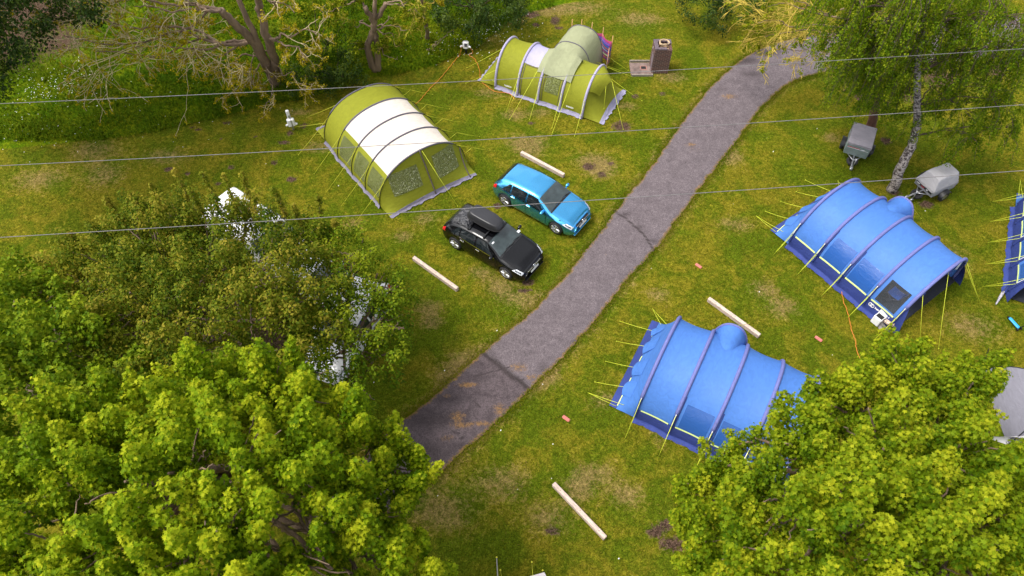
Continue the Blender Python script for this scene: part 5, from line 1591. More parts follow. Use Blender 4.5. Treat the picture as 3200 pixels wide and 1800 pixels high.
# closed umbrella and scooter by the third blue tent
p = at(3112, 952, .05); q = at(3140, 905, .28); d = q - p
um = empty('closed_umbrella', (p.x, p.y, 0), math.atan2(d.y, d.x), 'closed white and black umbrella leaning on the valance of the cut off blue tent', 'umbrella')
b = MB(); b.tube([(0, 0, .03), (.08, 0, .05), (.35, 0, .12), (.55, 0, .2), (.66, 0, .26)], [.008, .03, .055, .06, .03], 8); b.build('canopy', mat('umbrella_cloth', (.35, .33, .36), .6, var=.9, vscale=9, stretch=(1, 4, 4)), um)
b = MB(); b.tube([(.62, 0, .24), (.80, .0, .36), (.88, .0, .38)], .015, 6); b.build('handle', M['black_plastic'], um)
p = at(3170, 1018); q = at(3140, 985); d = q - p
sc = empty('kick_scooter', (p.x, p.y, 0), math.atan2(d.y, d.x), 'light blue kick scooter lying at the corner of the cut off blue tent', 'scooter')
cy = mat('cyan_plastic', (.03, .36, .72), .35, var=.05)
b = MB(); b.bbox((.08, 0, .10), (.52, .12, .05), .02); b.build('deck', cy, sc)
b = MB(); b.tube([(-.18, 0, .12), (-.25, -.05, .40), (-.30, -.1, .62)], .018, 6); b.build('steering_post', M['black_plastic'], sc)
b = MB(); b.tube([(-.30, -.26, .62), (-.30, .08, .62)], .018, 6); b.build('handlebar', cy, sc)
for x, y in ((-.20, -.09), (-.20, .09), (.36, 0)):
    b = MB(); b.lathe([(0, -.018), (.05, -.018), (.06, 0), (.05, .018), (0, .018)], (x, y, .06), (0, 1, 0), 14); b.build('wheel', M['black_plastic'], sc)
# ------------------------------------------------------------------ trees
def leaf_mesh(name, C, Nn, A, S, tint, shape, material, parent):
    """C centres, Nn normals, A axes (towards the leaf tip), S sizes"""
    n = len(C)
    A = A - Nn * (A * Nn).sum(1, keepdims=True); A /= np.linalg.norm(A, axis=1, keepdims=True) + 1e-9
    B = np.cross(Nn, A)
    sh = np.array(shape['v'])
    k = len(sh)
    V = (C[:, None, :] + S[:, None, None] * (B[:, None, :] * sh[None, :, 0:1] + A[:, None, :] * (sh[None, :, 1:2] - .45) + Nn[:, None, :] * sh[None, :, 2:3])).reshape(-1, 3)
    faces = shape['f']; flat = np.concatenate([np.array(f) for f in faces]); tot = np.array([len(f) for f in faces])
    lp = (np.arange(n)[:, None] * k + flat[None, :]).reshape(-1)
    tt = np.tile(tot, n); st = np.concatenate([[0], np.cumsum(tt)[:-1]])
    return raw_mesh(name, V, lp, st, tt, material, np.repeat(tint, k), parent)

def mk(half, fold=.22, droop=.18):
    v = [(x, y, fold * x - droop * y * y) for x, y in half]
    m = [(-x, y, fold * x - droop * y * y) for x, y in half[1:-1]]
    n = len(half)
    f1 = list(range(n)); f2 = [0] + [n + i for i in range(len(m))] + [n - 1]
    return {'v': v + m, 'f': [f1[::-1], f2]}
MAPLE = mk([(0, 0), (.26, .02), (.46, .20), (.24, .30), (.56, .62), (.20, .58), (0, 1.0)])
OVAL = mk([(0, 0), (.30, .35), (.24, .68), (0, 1.0)])
DIAM = mk([(0, 0), (.32, .45), (0, 1.0)])

def unit(v): return v / (np.linalg.norm(v, axis=-1, keepdims=True) + 1e-9)

def clump_leaves(clumps, dens, size, spread=.35, up=.55, droopy=0.0, tipw=.25, cl_var=.16, lf_var=.16, base=.45):
    """clumps: (centre, radius across, radius along, axis, tint offset). Leaves fill each clump, denser near its surface."""
    Cs, Ns, As, Ss, Ts = [], [], [], [], []
    for c, ra, rl, ax, to in clumps:
        n = max(6, int(dens * (ra * ra * 2 + ra * rl * 4) * NR.uniform(.8, 1.2)))
        d = unit(NR.normal(size=(n, 3))); r = NR.random(n) ** .42
        ax = np.asarray(ax, float); ax /= np.linalg.norm(ax)
        q = d * r[:, None]
        al = (q @ ax)
        lat = q - al[:, None] * ax
        # shoots: narrower to the tip
        lat *= (ra * (1.0 - .45 * np.clip(al, -1, 1)))[:, None]
        p = np.asarray(c) + lat + (al * rl)[:, None] * ax
        out = unit(lat / ra + .5 * al[:, None] * ax)
        nn = unit(out * (1 - up) + np.array([0, 0, 1.0]) * up + NR.normal(size=(n, 3)) * spread)
        nn[nn[:, 2] < -.2] *= -1
        aa = unit(out + np.array([0, 0, -.45 - droopy]) + NR.normal(size=(n, 3)) * .5)
        Cs.append(p); Ns.append(nn); As.append(aa)
        Ss.append(size * NR.uniform(.62, 1.2, n))
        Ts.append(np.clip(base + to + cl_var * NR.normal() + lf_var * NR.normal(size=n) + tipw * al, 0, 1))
    return [np.concatenate(x) for x in (Cs, Ns, As, Ss, Ts)]

def lobes_to_clumps(lobes, cr, per_m2, up=.6, cull=.80, inner=.25, low=-.35, rl=1.25, tall=1.15):
    """lobes: (centre, radius). Clumps sit over the outside of the union of lobes, fewer inside."""
    out = []
    L_ = [(np.array(c), r) for c, r in lobes]
    for k, (c, r) in enumerate(L_):
        n = int(4 * math.pi * r * r * per_m2)
        i = np.arange(n) + .5
        ph = np.arccos(1 - 2 * i / n); th = np.pi * (1 + 5 ** .5) * i + NR.uniform(0, 6)
        d = np.stack([np.cos(th) * np.sin(ph), np.sin(th) * np.sin(ph), np.cos(ph)], 1)
        d = unit(d + NR.normal(size=d.shape) * .16)
        for v in d:
            if v[2] < low: continue
            f = NR.uniform(.72, 1.06)
            if NR.random() < inner: f = NR.uniform(.25, .7)
            p = c + v * r * f * np.array([1, 1, tall])
            if any(np.linalg.norm((p - c2) / np.array([1, 1, tall])) < r2 * cull for j, (c2, r2) in enumerate(L_) if j != k) and NR.random() > .12: continue
            s = NR.uniform(.7, 1.3)
            out.append((p, cr * s, cr * s * rl * NR.uniform(.8, 1.4), unit(np.array([0, 0, up]) + v * (1 - up) + NR.normal(size=3) * .12), .10 * (f - .9) * 0))
    return out

def limb(b, pts, r0, r1, n=7, wob=.0):
    P = [Vector(p) for p in pts]
    q = []
    for i in range(len(P) - 1):
        p0 = P[max(i - 1, 0)]; p1 = P[i]; p2 = P[i + 1]; p3 = P[min(i + 2, len(P) - 1)]
        for k in range(6):
            t = k / 6
            q.append(.5 * ((2 * p1) + (p2 - p0) * t + (2 * p0 - 5 * p1 + 4 * p2 - p3) * t * t + (3 * p1 - p0 - 3 * p2 + p3) * t ** 3) + Vector((R.gauss(0, wob), R.gauss(0, wob), R.gauss(0, wob))))
    q.append(P[-1])
    m = len(q)
    b.tube(q, [r0 + (r1 - r0) * (i / (m - 1)) ** .8 for i in range(m)], n)
    return q

M['bark'] = mat('grey_brown_bark', (.19, .130, .088), .9, var=.4, vscale=4, stretch=(1, 1, .25), bump=.03, bscale=9)
M['twig'] = mat('lichen_twig', (.50, .40, .24), .85, var=.3, vscale=2)
M['twig_yellow'] = mat('yellow_lichen_twig', (.45, .33, .05), .85, var=.35, vscale=2)
M['maple_leaf'] = leafmat('maple_leaf', (.072, .150, .002), (.205, .305, .005), (.46, .49, .016), .44, .6, .10)
M['maple_leaf_b'] = leafmat('field_maple_leaf', (.065, .135, .002), (.190, .270, .006), (.41, .43, .016), .42, .6, .10)
M['maple_leaf_c'] = leafmat('mid_maple_leaf', (.055, .125, .002), (.155, .240, .006), (.33, .38, .014), .40, .6, .10)  # deeper green leaf for the maple at the left edge
M['thorn_leaf'] = leafmat('thorn_leaf', (.042, .088, .003), (.145, .180, .007), (.33, .27, .028), .38, .6, .10)
M['thorn_leaf_b'] = leafmat('dark_thorn_leaf', (.045, .105, .003), (.135, .205, .005), (.29, .32, .014), .38, .6, .10)
M['birch_leaf'] = leafmat('birch_leaf', (.065, .135, .003), (.165, .250, .007), (.36, .38, .014), .45, .6, .10)
M['ivy_leaf'] = leafmat('dark_shrub_leaf', (.014, .036, .004), (.032, .072, .006), (.085, .12, .010), .25, .5, .2)
M['bush_leaf'] = leafmat('bush_leaf', (.045, .105, .002), (.125, .185, .004), (.26, .27, .008), .35, .6, .08)
M['bud_leaf'] = leafmat('young_bronze_leaf', (.20, .18, .006), (.38, .31, .008), (.52, .42, .015), .4, .6, .1)

def L3(lst, sc=1.0, du=0, dv=0):
    out = []
    for u, v, z, r in lst:
        r *= sc; u += du; v += dv
        p = at2(u, v, z); out.append(((p.x, p.y, p.z - r * .55), r))
    return out

def broad_tree(name, base, lobes, label, leaf, size, dens, cr, per_m2, shape, group=None, trunk_r=.28, clump_kw={}, leaf_kw={}, cat='tree'):
    r = empty(name, (base[0], base[1], 0), 0, label, cat, group)
    off = np.array([base[0], base[1], 0])
    cl = lobes_to_clumps(lobes, cr, per_m2, **clump_kw)
    cl = [(p - off, a, b_, ax, t) for p, a, b_, ax, t in cl if p[2] > .5]
    C, Nn, A, S, T_ = clump_leaves(cl, dens, size, **leaf_kw)
    leaf_mesh('crown', C, Nn, A, S, T_, shape, M[leaf], r)
    b = MB()
    cz = np.mean([c[2] for c, _ in lobes])
    fork = Vector((R.uniform(-.2, .2), R.uniform(-.2, .2), max(1.2, cz * .34)))
    limb(b, [(0, 0, -.1), (0.03, 0, .6), tuple(fork)], trunk_r * 1.25, trunk_r * .8, 10, .01)
    for c, rr in lobes:
        t = Vector(c) - Vector((base[0], base[1], 0))
        mid = fork.lerp(t, .5) + Vector((R.uniform(-.3, .3), R.uniform(-.3, .3), R.uniform(0, .5)))
        limb(b, [tuple(fork), tuple(mid), tuple(t + Vector((0, 0, rr * .6)))], trunk_r * .5, .03, 6, .02)
        for k in range(5):
            d = Vector((R.gauss(0, 1), R.gauss(0, 1), R.uniform(.1, 1))).normalized() * rr * .92
            s0 = mid.lerp(t, R.uniform(.3, 1))
            limb(b, [tuple(s0), tuple(s0.lerp(t + d, .5) + Vector((0, 0, .15))), tuple(t + d)], .05, .012, 4, .02)
    b.build('trunk', M['bark'], r)
    return r, cl

MAPLE_A = L3([(520, 985, 8.2, 1.75), (715, 965, 8.0, 1.55), (845, 1085, 7.3, 1.6), (965, 1180, 6.4, 1.45), (1010, 1160, 5.6, .9), (245, 1065, 8.0, 1.9), (120, 1190, 8.2, 1.9), (440, 1180, 9.6, 1.9), (640, 1160, 9.4, 1.8), (800, 1240, 8.6, 1.7), (350, 1350, 9.6, 1.6), (950, 1370, 6.6, 1.7), (1000, 1420, 6.0, 1.5), (140, 1390, 9.2, 1.9), (560, 1330, 9.8, 1.5), (700, 1400, 8.8, 1.8), (850, 1420, 7.6, 1.8), (480, 1460, 9.0, 1.6), (0, 1300, 8.5, 1.8), (330, 1200, 9.0, 1.4), (560, 1560, 8, 2.2), (200, 1560, 8.2, 2.2), (900, 1560, 6.6, 2)], .86, -12, 14)
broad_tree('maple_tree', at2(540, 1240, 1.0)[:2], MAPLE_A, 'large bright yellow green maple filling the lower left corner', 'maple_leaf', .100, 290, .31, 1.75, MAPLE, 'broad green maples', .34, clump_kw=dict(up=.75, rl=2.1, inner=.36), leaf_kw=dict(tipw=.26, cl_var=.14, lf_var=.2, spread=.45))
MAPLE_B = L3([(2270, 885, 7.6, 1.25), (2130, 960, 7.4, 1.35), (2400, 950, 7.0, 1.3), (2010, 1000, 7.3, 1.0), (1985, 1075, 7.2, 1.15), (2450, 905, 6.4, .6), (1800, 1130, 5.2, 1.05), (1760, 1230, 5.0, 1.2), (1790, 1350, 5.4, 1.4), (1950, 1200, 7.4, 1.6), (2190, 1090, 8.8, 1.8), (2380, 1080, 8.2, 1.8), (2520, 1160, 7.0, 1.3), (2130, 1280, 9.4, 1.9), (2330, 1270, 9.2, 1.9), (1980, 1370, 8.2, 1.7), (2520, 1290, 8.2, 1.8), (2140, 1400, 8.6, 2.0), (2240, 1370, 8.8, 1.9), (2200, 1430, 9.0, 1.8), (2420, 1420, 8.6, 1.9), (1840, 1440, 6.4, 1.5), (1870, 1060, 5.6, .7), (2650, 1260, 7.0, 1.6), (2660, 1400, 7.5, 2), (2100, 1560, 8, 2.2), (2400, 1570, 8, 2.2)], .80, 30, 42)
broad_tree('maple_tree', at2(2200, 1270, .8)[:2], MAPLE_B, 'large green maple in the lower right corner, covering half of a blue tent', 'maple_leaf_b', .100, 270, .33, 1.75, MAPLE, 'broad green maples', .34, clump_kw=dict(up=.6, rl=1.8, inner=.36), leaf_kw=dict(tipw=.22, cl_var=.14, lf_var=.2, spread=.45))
MAPLE_C = L3([(40, 760, 5.6, 1.3), (150, 860, 6.0, 1.5), (40, 900, 6.4, 1.6), (230, 925, 5.6, 1.3), (120, 1010, 6.6, 1.5), (-40, 1020, 6.8, 1.6), (300, 960, 5.2, 1.0), (20, 690, 4.6, .9)])
broad_tree('maple_tree', at2(110, 960, .5)[:2], MAPLE_C, 'mid green maple at the left edge between the thorn tree and the big maple', 'maple_leaf_c', .115, 165, .38, 1.7, MAPLE, 'broad green maples', .26, clump_kw=dict(up=.6, rl=1.5, inner=.3), leaf_kw=dict(tipw=.18, cl_var=.12, lf_var=.2, spread=.45))
THORN_A = L3([(250, 640, 4.8, 1.5), (390, 590, 5.4, 1.6), (540, 570, 5.4, 1.4), (690, 640, 5.4, 1.5), (640, 545, 4.4, .8), (460, 530, 4.8, .9), (590, 520, 3.6, .6), (330, 545, 4.6, .8), (760, 590, 4.6, 1.0), (180, 740, 4.5, 1.4), (330, 740, 5.6, 1.8), (510, 710, 6.2, 1.8), (680, 720, 6.0, 1.7), (400, 860, 5.5, 1.7), (570, 840, 6.0, 1.8), (730, 800, 5.6, 1.5), (480, 930, 4.8, 1.4), (650, 910, 5.0, 1.4), (780, 700, 5.0, 1.2), (280, 850, 5.0, 1.3)])
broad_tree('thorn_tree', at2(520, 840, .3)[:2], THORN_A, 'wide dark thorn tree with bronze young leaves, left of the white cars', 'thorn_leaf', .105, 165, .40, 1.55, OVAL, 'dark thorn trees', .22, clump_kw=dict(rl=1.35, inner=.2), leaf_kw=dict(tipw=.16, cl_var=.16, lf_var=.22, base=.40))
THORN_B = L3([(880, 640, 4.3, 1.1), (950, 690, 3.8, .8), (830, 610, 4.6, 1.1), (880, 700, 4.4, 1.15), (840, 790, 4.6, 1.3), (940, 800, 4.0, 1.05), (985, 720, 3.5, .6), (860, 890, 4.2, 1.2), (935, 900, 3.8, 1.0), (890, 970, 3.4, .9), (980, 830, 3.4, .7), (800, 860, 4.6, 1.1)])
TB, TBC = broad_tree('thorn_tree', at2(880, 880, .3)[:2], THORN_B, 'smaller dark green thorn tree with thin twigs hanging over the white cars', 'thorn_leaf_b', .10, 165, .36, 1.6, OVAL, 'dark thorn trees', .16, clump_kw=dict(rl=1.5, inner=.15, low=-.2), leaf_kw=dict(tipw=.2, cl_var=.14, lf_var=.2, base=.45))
# thin upright shoots along the top of the thorn trees
def shoots(root, px, leaf, n_leaf=46):
    off = np.array([root.location.x, root.location.y, 0])
    b = MB(); cl = []
    for u, v, z, h in px:
        p = at2(u, v, z); p0 = Vector((p.x, p.y, z - h))
        q = limb(b, [tuple(p0 - Vector(off)), tuple((p0 + p) / 2 + Vector((R.gauss(0, .06), R.gauss(0, .06), 0)) - Vector(off)), tuple(p - Vector(off))], .022, .006, 4)
        for k in range(5): cl.append((np.array(q[int(len(q) * (.35 + .15 * k))]), .13, .20, (0, 0, 1), .1))
    C, Nn, A, S, T_ = clump_leaves(cl, 420, .10, tipw=.15, base=.6)
    leaf_mesh('young_shoots', C, Nn, A, S, T_, OVAL, M[leaf], root)
    b.build('shoot_stems', M['twig'], root)
thorn = [o for o in COL.objects if o.name == 'thorn_tree'][0]
shoots(thorn, [(440, 432, 7.0, 2.0), (510, 440, 7.0, 1.8), (565, 445, 7.0, 1.8), (610, 440, 6.6, 1.6), (330, 490, 6.2, 1.5), (265, 500, 6.0, 1.5), (380, 470, 6.6, 1.6), (690, 480, 6.2, 1.6), (800, 500, 5.6, 1.4), (740, 520, 5.8, 1.4), (180, 590, 5.2, 1.2), (840, 560, 5.2, 1.3), (640, 500, 6.4, 1.5), (480, 480, 6.8, 1.5), (90, 650, 5.0, 1.2)], 'thorn_leaf')

# ------------------------------------------------------------------ thin-leaved trees: branch generator
def grow(b, tips, p, d, length, r, depth, kink=.35, droop=.0, nseg=6, kids=(2, 4), ratio=.62, spread=.9, rmin=.008):
    pts = [Vector(p)]; dd = Vector(d).normalized(); seg = length / nseg
    for i in range(nseg):
        dd = (dd + Vector((R.gauss(0, kink), R.gauss(0, kink), R.gauss(0, kink) - droop)) * .5).normalized()
        pts.append(pts[-1] + dd * seg)
    rr = [max(rmin, r * (1 - .55 * i / nseg)) for i in range(nseg + 1)]
    b.tube(pts, rr, 4 if r < .04 else 6, cap=False)
    tips.append((pts[-1].copy(), dd.copy()))
    if depth > 0:
        for _ in range(R.randint(*kids)):
            k = R.randint(max(1, nseg // 3), nseg); base = pts[k]
            nd = (dd + Vector((R.gauss(0, spread), R.gauss(0, spread), R.gauss(0, spread * .7)))).normalized()
            grow(b, tips, base, nd, length * ratio * R.uniform(.7, 1.25), max(rmin, rr[k] * .62), depth - 1, kink, droop, max(3, nseg - 1), kids, ratio, spread, rmin)

def twig_tree(name, base, label, trunks, limbs, leaf, leaf_n, leaf_size, twig='twig', bark='bark', group=None, depth=3, kw={}, tint=.5):
    r = empty(name, (base.x, base.y, 0), 0, label, 'tree', group)
    o = Vector((base.x, base.y, 0))
    b = MB()
    for pts, r0, r1 in trunks: limb(b, [tuple(Vector(p) - o) for p in pts], r0, r1, 9, .03)
    b.build('trunk', M[bark], r)
    b = MB(); lb = MB(); tips = []; few = len(limbs) < 5
    for p, q, rad in limbs:
        if few: b = MB()
        p = Vector(p) - o; q = Vector(q) - o; n = 5
        mid = [p.lerp(q, k / n) + Vector((R.gauss(0, .18), R.gauss(0, .18), R.gauss(0, .15))) * (0 < k < n) for k in range(n + 1)]
        qq = limb(lb if rad > .03 and not few else b, [tuple(m) for m in mid], rad * .8, rad * .22, 6, .02)
        L_ = (q - p).length
        for k in range(int(3 + L_ * .95)):
            i = R.randint(int(len(qq) * .25), len(qq) - 1); dd = (q - p).normalized()
            nd = (dd * .8 + Vector((R.gauss(0, .7), R.gauss(0, .7), R.gauss(-.05, .45)))).normalized()
            grow(b, tips, qq[i], nd, L_ * R.uniform(.20, .42), rad * .26, depth - 1, **kw)
        if few: b.build('branch', M[twig], r)
    if not few:
        lb.build('limbs', M[bark], r)
        b.build('branches', M[twig], r)
    if leaf_n:
        k = min(leaf_n, len(tips)); sel = R.sample(tips, k)
        cl = [(np.array(t), leaf_size * 1.3, leaf_size * 1.9, np.array(d) + np.array([0, 0, .01]), 0) for t, d in sel]
        C, Nn, A, S, T_ = clump_leaves(cl, 150, leaf_size, spread=.6, base=tint)
        leaf_mesh('crown', C, Nn, A, S, T_, OVAL, M[leaf], r)
    return r

# the leaning multi-stem ash at the top left
bs = at(862, 266)
kw_a = dict(kink=.45, droop=.04, kids=(1, 3), ratio=.62, spread=.75, rmin=.011)
P_ = lambda u, v, z: at(u, v, z)
tl = P_(790, 130, 3.2); tr = P_(835, 120, 3.4); tl2 = P_(690, 30, 5.5); tr2 = P_(800, -20, 6.0); tm2 = P_(730, -40, 6.2)
lm = [(tl, P_(330, 60, 5.2), .12), (tl, P_(200, 110, 4.6), .11), (tl, P_(420, 150, 4.0), .10), (tl2, P_(240, -20, 6.5), .10), (tl2, P_(420, 20, 6.2), .09), (tl, P_(560, 190, 2.8), .08), (P_(812, 180, 1.8), P_(640, 240, 1.5), .06), (P_(820, 190, 1.6), P_(740, 300, 1.0), .05), (tr, P_(990, 110, 4.0), .09), (tr, P_(960, 190, 3.0), .08), (P_(848, 190, 1.8), P_(960, 260, 1.2), .05), (P_(850, 200, 1.5), P_(830, 330, .9), .05), (tr2, P_(920, 40, 6.0), .08), (tl2, P_(560, 100, 4.6), .09), (tl2, P_(500, -30, 7), .1), (tl, P_(300, 160, 3.6), .09), (P_(835, 160, 2.4), P_(720, 250, 1.6), .05)]
twig_tree('ash_tree', bs, 'spreading ash with bare lichen pale twigs and a few yellow leaves, stems leaning left', [([bs - Vector((0, 0, .1)), P_(840, 215, 1.2), tl, P_(740, 80, 4.4), tl2], .30, .15), ([bs - Vector((.1, 0, .1)), P_(862, 210, 1.2), tr, P_(815, 40, 4.8), tr2], .27, .14), ([P_(845, 220, 1.0), P_(800, 120, 3.4), tm2], .2, .10)], lm, 'bud_leaf', 1500, .085, 'twig', 'bark', 'thinly leafed ash trees', 4, kw_a)
bs = at(1172, 222)
f1 = P_(1150, 150, 1.6); f2 = P_(1180, 140, 1.7); f3 = P_(1168, 85, 2.9); g1 = P_(1140, 20, 4.3); g2 = P_(1205, 10, 4.4); g3 = P_(1170, -30, 5)
lm = [(f3, P_(1290, 90, 3.0), .06), (f3, P_(1260, 140, 2.2), .05), (g2, P_(1330, 60, 4.0), .06), (f3, P_(1060, 60, 3.4), .06), (g1, P_(1010, 20, 4.2), .06), (f2, P_(1240, 180, 1.4), .04), (g2, P_(1300, 0, 5), .06), (g1, P_(1080, -20, 5), .06), (f3, P_(1230, 60, 3.2), .05), (f1, P_(1090, 130, 2.0), .04)]
twig_tree('ash_tree', bs, 'ash tree with twisted twin trunk and yellow lichen twigs behind the cream roofed tent', [([bs, f1, f3, g1], .20, .11), ([bs + Vector((.12, 0, 0)), f2, f3, g2], .19, .10), ([f3, P_(1172, 30, 4.0), g3], .13, .08)], lm, 'bush_leaf', 1100, .085, 'twig_yellow', 'bark', 'thinly leafed ash trees', 4, dict(kw_a, rmin=.010), .7)
bs = at(1336, 124)
lm = [(P_(1322, 40, 2.6), P_(1290, 90, 2.0), .04), (P_(1320, 20, 3.2), P_(1270, 40, 3.2), .04), (P_(1318, 0, 3.8), P_(1370, 10, 3.6), .04)]
twig_tree('ash_tree', bs, 'single slim ash trunk at the edge of the long grass', [([bs, P_(1328, 60, 2.0), P_(1318, 0, 3.8), P_(1310, -40, 5)], .12, .07)], lm, 'bud_leaf', 200, .08, 'twig_yellow', 'bark', 'thinly leafed ash trees', 3, kw_a)
# bare yellow boughs reaching over the bend of the lane
bs = at(2830, 60)
lm = [(P_(2680, 75, 4.6), P_(2370, 70, 4.4), .07), (P_(2690, 85, 4.2), P_(2390, 115, 3.8), .07), (P_(2700, 95, 3.8), P_(2450, 150, 3.2), .06), (P_(2680, 60, 5.0), P_(2400, 20, 5.2), .07), (P_(2690, 80, 4.4), P_(2540, 170, 3.0), .05), (P_(2680, 60, 5.2), P_(2480, 0, 5.6), .06)]
twig_tree('willow_tree', bs, 'nearly bare willow boughs with yellow twigs hanging over the bend of the lane', [([bs, P_(2790, 60, 2.5), P_(2690, 75, 4.6), P_(2640, 60, 5.4)], .22, .09)], lm, 'bush_leaf', 110, .11, 'twig_yellow', 'bark', None, 4, dict(kink=.25, droop=.04, kids=(2, 4), ratio=.6, spread=.45, rmin=.010), .75)

# ------------------------------------------------------------------ birch and its neighbour
def birch_bark():
    m = bpy.data.materials.new('birch_bark'); nt, N, L, P = nodes(m); P.inputs['Roughness'].default_value = .8
    tc = N.new('ShaderNodeTexCoord'); mp = N.new('ShaderNodeMapping'); mp.inputs['Scale'].default_value = (1, 1, 1.6); L.new(tc.outputs['Object'], mp.inputs[0])
    n = N.new('ShaderNodeTexNoise'); n.inputs['Scale'].default_value = 8; n.inputs['Detail'].default_value = 5; n.inputs['Distortion'].default_value = .8; L.new(mp.outputs[0], n.inputs[0])
    rp = N.new('ShaderNodeValToRGB'); e = rp.color_ramp.elements; e[0].position = .44; e[0].color = (.045, .032, .028, 1); e[1].position = .56; e[1].color = (.38, .33, .30, 1); L.new(n.outputs[0], rp.inputs[0]); L.new(rp.outputs[0], P.inputs['Base Color'])
    return m
M['birch_bark'] = birch_bark()
M['red_bark'] = mat('reddish_bark', (.13, .06, .045), .9, var=.4, vscale=5, stretch=(1, 1, .3))
M['birch_twig'] = mat('brown_birch_twig', (.09, .055, .045), .85, var=.3)
def weeping(name, base, trunk, label, strands, leaf, dens, bark, n_rng=(5, 9), group=None, thin=1.0, twn=1.0):
    """trunk polyline, strands: (anchor point, radius of the mass, number of hanging sprays, drop length)"""
    r = empty(name, (base.x, base.y, 0), 0, label, 'tree', group); o = Vector((base.x, base.y, 0))
    b = MB(); limb(b, [tuple(Vector(p) - o) for p in trunk], .24, .07, 10, .02); b.build('trunk', M[bark], r)
    tw = MB(); cl = []
    for c, rad, n, drop in strands:
        c = Vector(c)
        tz = min(trunk, key=lambda p: abs(p.z - (c.z - .4)))
        limb(tw, [tuple(tz - o), tuple(tz.lerp(c, .5) + Vector((0, 0, .35)) - o), tuple(c - o)], .035, .012, 5, .03)
        for _ in range(n):
            a = R.uniform(0, 6.28); q = rad * R.random() ** .5
            p = c + Vector((math.cos(a) * q, math.sin(a) * q, R.uniform(-.4, .5) - .35 * (q / rad) ** 2))
            e = p + Vector((math.cos(a) * .35, math.sin(a) * .35, -drop * R.uniform(.5, 1.1)))
            limb(tw, [tuple(c.lerp(p, .3) - o), tuple(p - o), tuple(p.lerp(e, .5) + Vector((R.gauss(0, .06), R.gauss(0, .06), 0)) - o), tuple(e - o)], .014, .005, 3)
            for k in range(int(5 * thin) + 2):
                t = R.uniform(-.15, 1); m_ = p.lerp(e, max(t, 0)) if t >= 0 else c.lerp(p, 1 + t)
                cl.append((np.array(m_ - o) + NR.normal(size=3) * .10, .15, .28, np.array((math.cos(a) * .3, math.sin(a) * .3, -1)), 0))
    tw.build('branches', M['birch_twig'], r)
    C, Nn, A, S, T_ = clump_leaves(cl, dens, .085, spread=.6, up=.35, droopy=.8, tipw=.1, cl_var=.15, lf_var=.2)
    leaf_mesh('crown', C, Nn, A, S, T_, DIAM if False else OVAL, M[leaf], r)
    return r
bs = at(2790, 592)
B1 = [bs - Vector((0, 0, .1)), P_(2822, 510, 1.5), P_(2858, 430, 2.6), P_(2866, 330, 4.3), P_(2866, 230, 6.0), P_(2880, 120, 7.6), P_(2900, 0, 9.3)]
st = []
for u, v, z, rd, n, dr in [(2680, 60, 8.0, 1.0, 34, 2.4), (2790, 20, 9.0, 1.1, 36, 2.2), (2720, 150, 6.6, .9, 30, 2.2), (2900, 60, 8.4, 1.2, 40, 2.2), (2830, 160, 6.8, 1.1, 34, 2.0), (3010, 60, 8.2, 1.3, 42, 2.2), (3120, 40, 8.2, 1.3, 42, 2.2), (2960, 180, 6.2, 1.1, 26, 1.8), (3090, 150, 6.6, 1.2, 30, 1.8), (2660, -40, 9.4, 1.1, 30, 2.2), (2850, -60, 10.2, 1.3, 36, 2.2), (3040, -60, 10, 1.4, 36, 2.2), (3180, 130, 7.0, 1.2, 30, 2.0), (2770, 240, 5.2, .9, 16, 1.6), (2910, 270, 4.8, 1.0, 15, 1.4), (3000, 330, 4.0, 1.1, 16, 1.3), (3080, 270, 4.8, 1.2, 18, 1.4), (3150, 320, 4.0, 1.1, 18, 1.3), (3130, 400, 3.0, .9, 12, 1.0), (3030, 420, 2.8, .9, 10, .9), (2880, 340, 3.6, .6, 7, .9)]:
    st.append((P_(u, v, z), rd, n, dr))
weeping('birch_tree', bs, B1, 'weeping birch with flaky black and white trunk leaning between the two trailers', st, 'birch_leaf', 105, 'birch_bark', group='weeping birches')
bs = at(2722, 392)
B2 = [bs - Vector((0, 0, .1)), P_(2738, 330, 1.3), P_(2752, 240, 3.2), P_(2770, 130, 5.2), P_(2790, 20, 7.4)]
st = [(P_(u, v, z), rd, n, dr) for u, v, z, rd, n, dr in [(2700, 200, 4.4, .8, 18, 1.6), (2780, 210, 4.2, .8, 16, 1.5), (2740, 110, 5.8, 1.0, 26, 1.8), (2690, 270, 3.2, .6, 8, 1.3), (2760, 290, 3.0, .6, 9, 1.2), (2660, 150, 5.0, .6, 12, 1.6), (2830, 90, 6.4, 1.0, 24, 1.8)]]
weeping('birch_tree', bs, B2, 'slimmer birch with reddish trunk standing behind the green sided trailer', st, 'birch_leaf', 105, 'red_bark', group='weeping birches')

# ------------------------------------------------------------------ hedges and shrubs
def shrub(name, base, lobes, label, leaf, size, dens, cr, per, shape=OVAL, group=None, base_t=.45, cat='shrub'):
    r = empty(name, (base.x, base.y, 0), 0, label, cat, group); off = np.array([base.x, base.y, 0])
    cl = lobes_to_clumps(lobes, cr, per, low=-.6, rl=1.4, inner=.2)
    cl = [(p - off, a, b_, ax, t) for p, a, b_, ax, t in cl if p[2] > .05]
    C, Nn, A, S, T_ = clump_leaves(cl, dens, size, base=base_t, lf_var=.2, cl_var=.2)
    leaf_mesh('foliage', C, Nn, A, S, T_, shape, M[leaf], r)
    b = MB()
    for c, rr in lobes:
        t = Vector(c) - Vector((base.x, base.y, 0))
        limb(b, [(R.gauss(0, .15), R.gauss(0, .15), -.05), tuple(t * .5 + Vector((0, 0, .2))), tuple(t + Vector((0, 0, rr * .5)))], .05, .012, 5, .03)
    b.build('stems', M['bark'], r)
def LB(lst):
    return [((lambda p: (p.x, p.y, p.z - r * .3))(at2(u, v, z)), r) for u, v, z, r in lst]
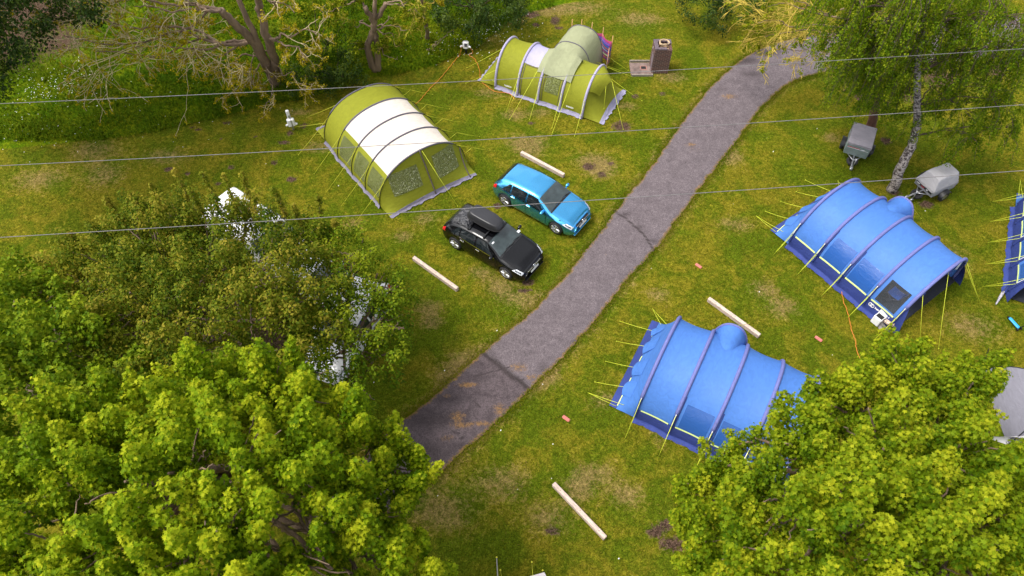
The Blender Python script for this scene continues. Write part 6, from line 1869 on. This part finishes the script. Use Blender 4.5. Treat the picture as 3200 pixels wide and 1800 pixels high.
shrub('elder_bush', at2(800, 160), LB([(770, 60, 3.0, 1.5), (820, 40, 3.2, 1.5), (760, 110, 2.4, 1.2), (830, 110, 2.2, 1.2), (870, 60, 2.6, 1.2), (790, 0, 3.8, 1.6), (870, 0, 3.4, 1.4)]), 'broad mid green bush between the two ash trunks', 'bush_leaf', .11, 120, .36, 1.5, group='bushes in the long grass', base_t=.4)
shrub('ivy_thicket', at2(850, 200), LB([(820, 185, 1.1, .9), (870, 180, 1.2, .9), (780, 170, 1.2, .9), (740, 195, .9, .7), (850, 130, 1.6, .9)]), 'dark ivy thicket at the foot of the twin trunk', 'ivy_leaf', .10, 130, .32, 1.7, group='bushes in the long grass')
shrub('laurel_bush', at2(1190, 20), LB([(1180, 0, 2.2, 1.5), (1240, 5, 2.0, 1.3), (1120, 10, 2.0, 1.2), (1210, 45, 1.3, 1.0), (1150, -30, 2.6, 1.8), (1270, -20, 2.4, 1.5)]), 'dark evergreen bush at the top edge above the white flowers', 'ivy_leaf', .11, 120, .36, 1.5, group='bushes in the long grass', base_t=.6)
shrub('laurel_bush', at2(1820, 10), LB([(1790, 0, 1.8, 1.2), (1840, 15, 1.7, 1.1), (1870, -10, 2.0, 1.2), (1820, 45, .9, .6), (1760, -20, 2, 1.2)]), 'dark evergreen bush at the head of the lawn near the lane bend', 'ivy_leaf', .10, 120, .34, 1.5, group='bushes in the long grass', base_t=.4)
shrub('evergreen_tree', at2(-130, 60), LB([(-60, 10, 6.0, 2.0), (-20, -30, 7.5, 1.8), (-120, 90, 5.5, 2.0), (60, -120, 8, 2.2), (-130, -40, 8.5, 2.6), (170, -160, 8, 2.4), (-230, 40, 9, 2.6), (-330, 0, 10, 3), (20, -170, 10, 2.8)]), 'dark evergreen tree at the far left corner above bare earth', 'ivy_leaf', .14, 100, .5, .9, group=None, cat='tree')
shrub('bramble_clump', at2(1080, 130), LB([(1075, 130, .8, .5), (1110, 100, .9, .6), (1150, 70, 1.0, .6)]), 'low bramble clump in the long grass right of the twin trunk', 'bush_leaf', .08, 110, .25, 1.8, group='bushes in the long grass', base_t=.3)
# ------------------------------------------------------------------ overcast daylight
SUN_EL, SUN_AZ = math.radians(62), math.radians(-95)   # high, from the left of the lawn
w = bpy.data.worlds.new('World'); SC.world = w; w.use_nodes = True
nt = w.node_tree; N, L = nt.nodes, nt.links
bg = N['Background']
sky = N.new('ShaderNodeTexSky'); sky.sky_type = 'NISHITA'; sky.sun_disc = False
sky.sun_elevation = SUN_EL; sky.sun_rotation = SUN_AZ; sky.air_density = 1.0; sky.dust_density = 4.0; sky.ozone_density = .6
hs = N.new('ShaderNodeHueSaturation'); hs.inputs['Saturation'].default_value = .22; hs.inputs['Value'].default_value = 1.0
L.new(sky.outputs[0], hs.inputs['Color'])
# broken cloud cover
tc = N.new('ShaderNodeTexCoord'); nz = N.new('ShaderNodeTexNoise'); nz.inputs['Scale'].default_value = 2.6; nz.inputs['Detail'].default_value = 5
L.new(tc.outputs['Generated'], nz.inputs['Vector'])
mr = N.new('ShaderNodeMapRange'); mr.inputs[1].default_value = .35; mr.inputs[2].default_value = .65; mr.inputs[3].default_value = .6; mr.inputs[4].default_value = 1.5
L.new(nz.outputs[0], mr.inputs[0])
mx = N.new('ShaderNodeMix'); mx.data_type = 'RGBA'; mx.blend_type = 'MULTIPLY'; mx.inputs[0].default_value = 1
L.new(hs.outputs[0], mx.inputs[6]); L.new(mr.outputs[0], mx.inputs[7])
L.new(mx.outputs[2], bg.inputs['Color'])
bg.inputs['Strength'].default_value = .15
sl = bpy.data.lights.new('sun', 'SUN'); sl.energy = 1.5; sl.angle = math.radians(20); sl.color = (1, .95, .86)
so = bpy.data.objects.new('sun', sl); COL.objects.link(so)
dirv = Vector((math.sin(SUN_AZ) * math.cos(SUN_EL), math.cos(SUN_AZ) * math.cos(SUN_EL), math.sin(SUN_EL)))
so.rotation_euler = dirv.to_track_quat('Z', 'Y').to_euler(); so.location = dirv * 40
vs = SC.view_settings
vs.view_transform = 'Standard'; vs.look = 'None'; vs.gamma = 1; vs.exposure = .9; vs.use_curve_mapping = False
cy = SC.cycles
cy.max_bounces = 6; cy.transparent_max_bounces = 12
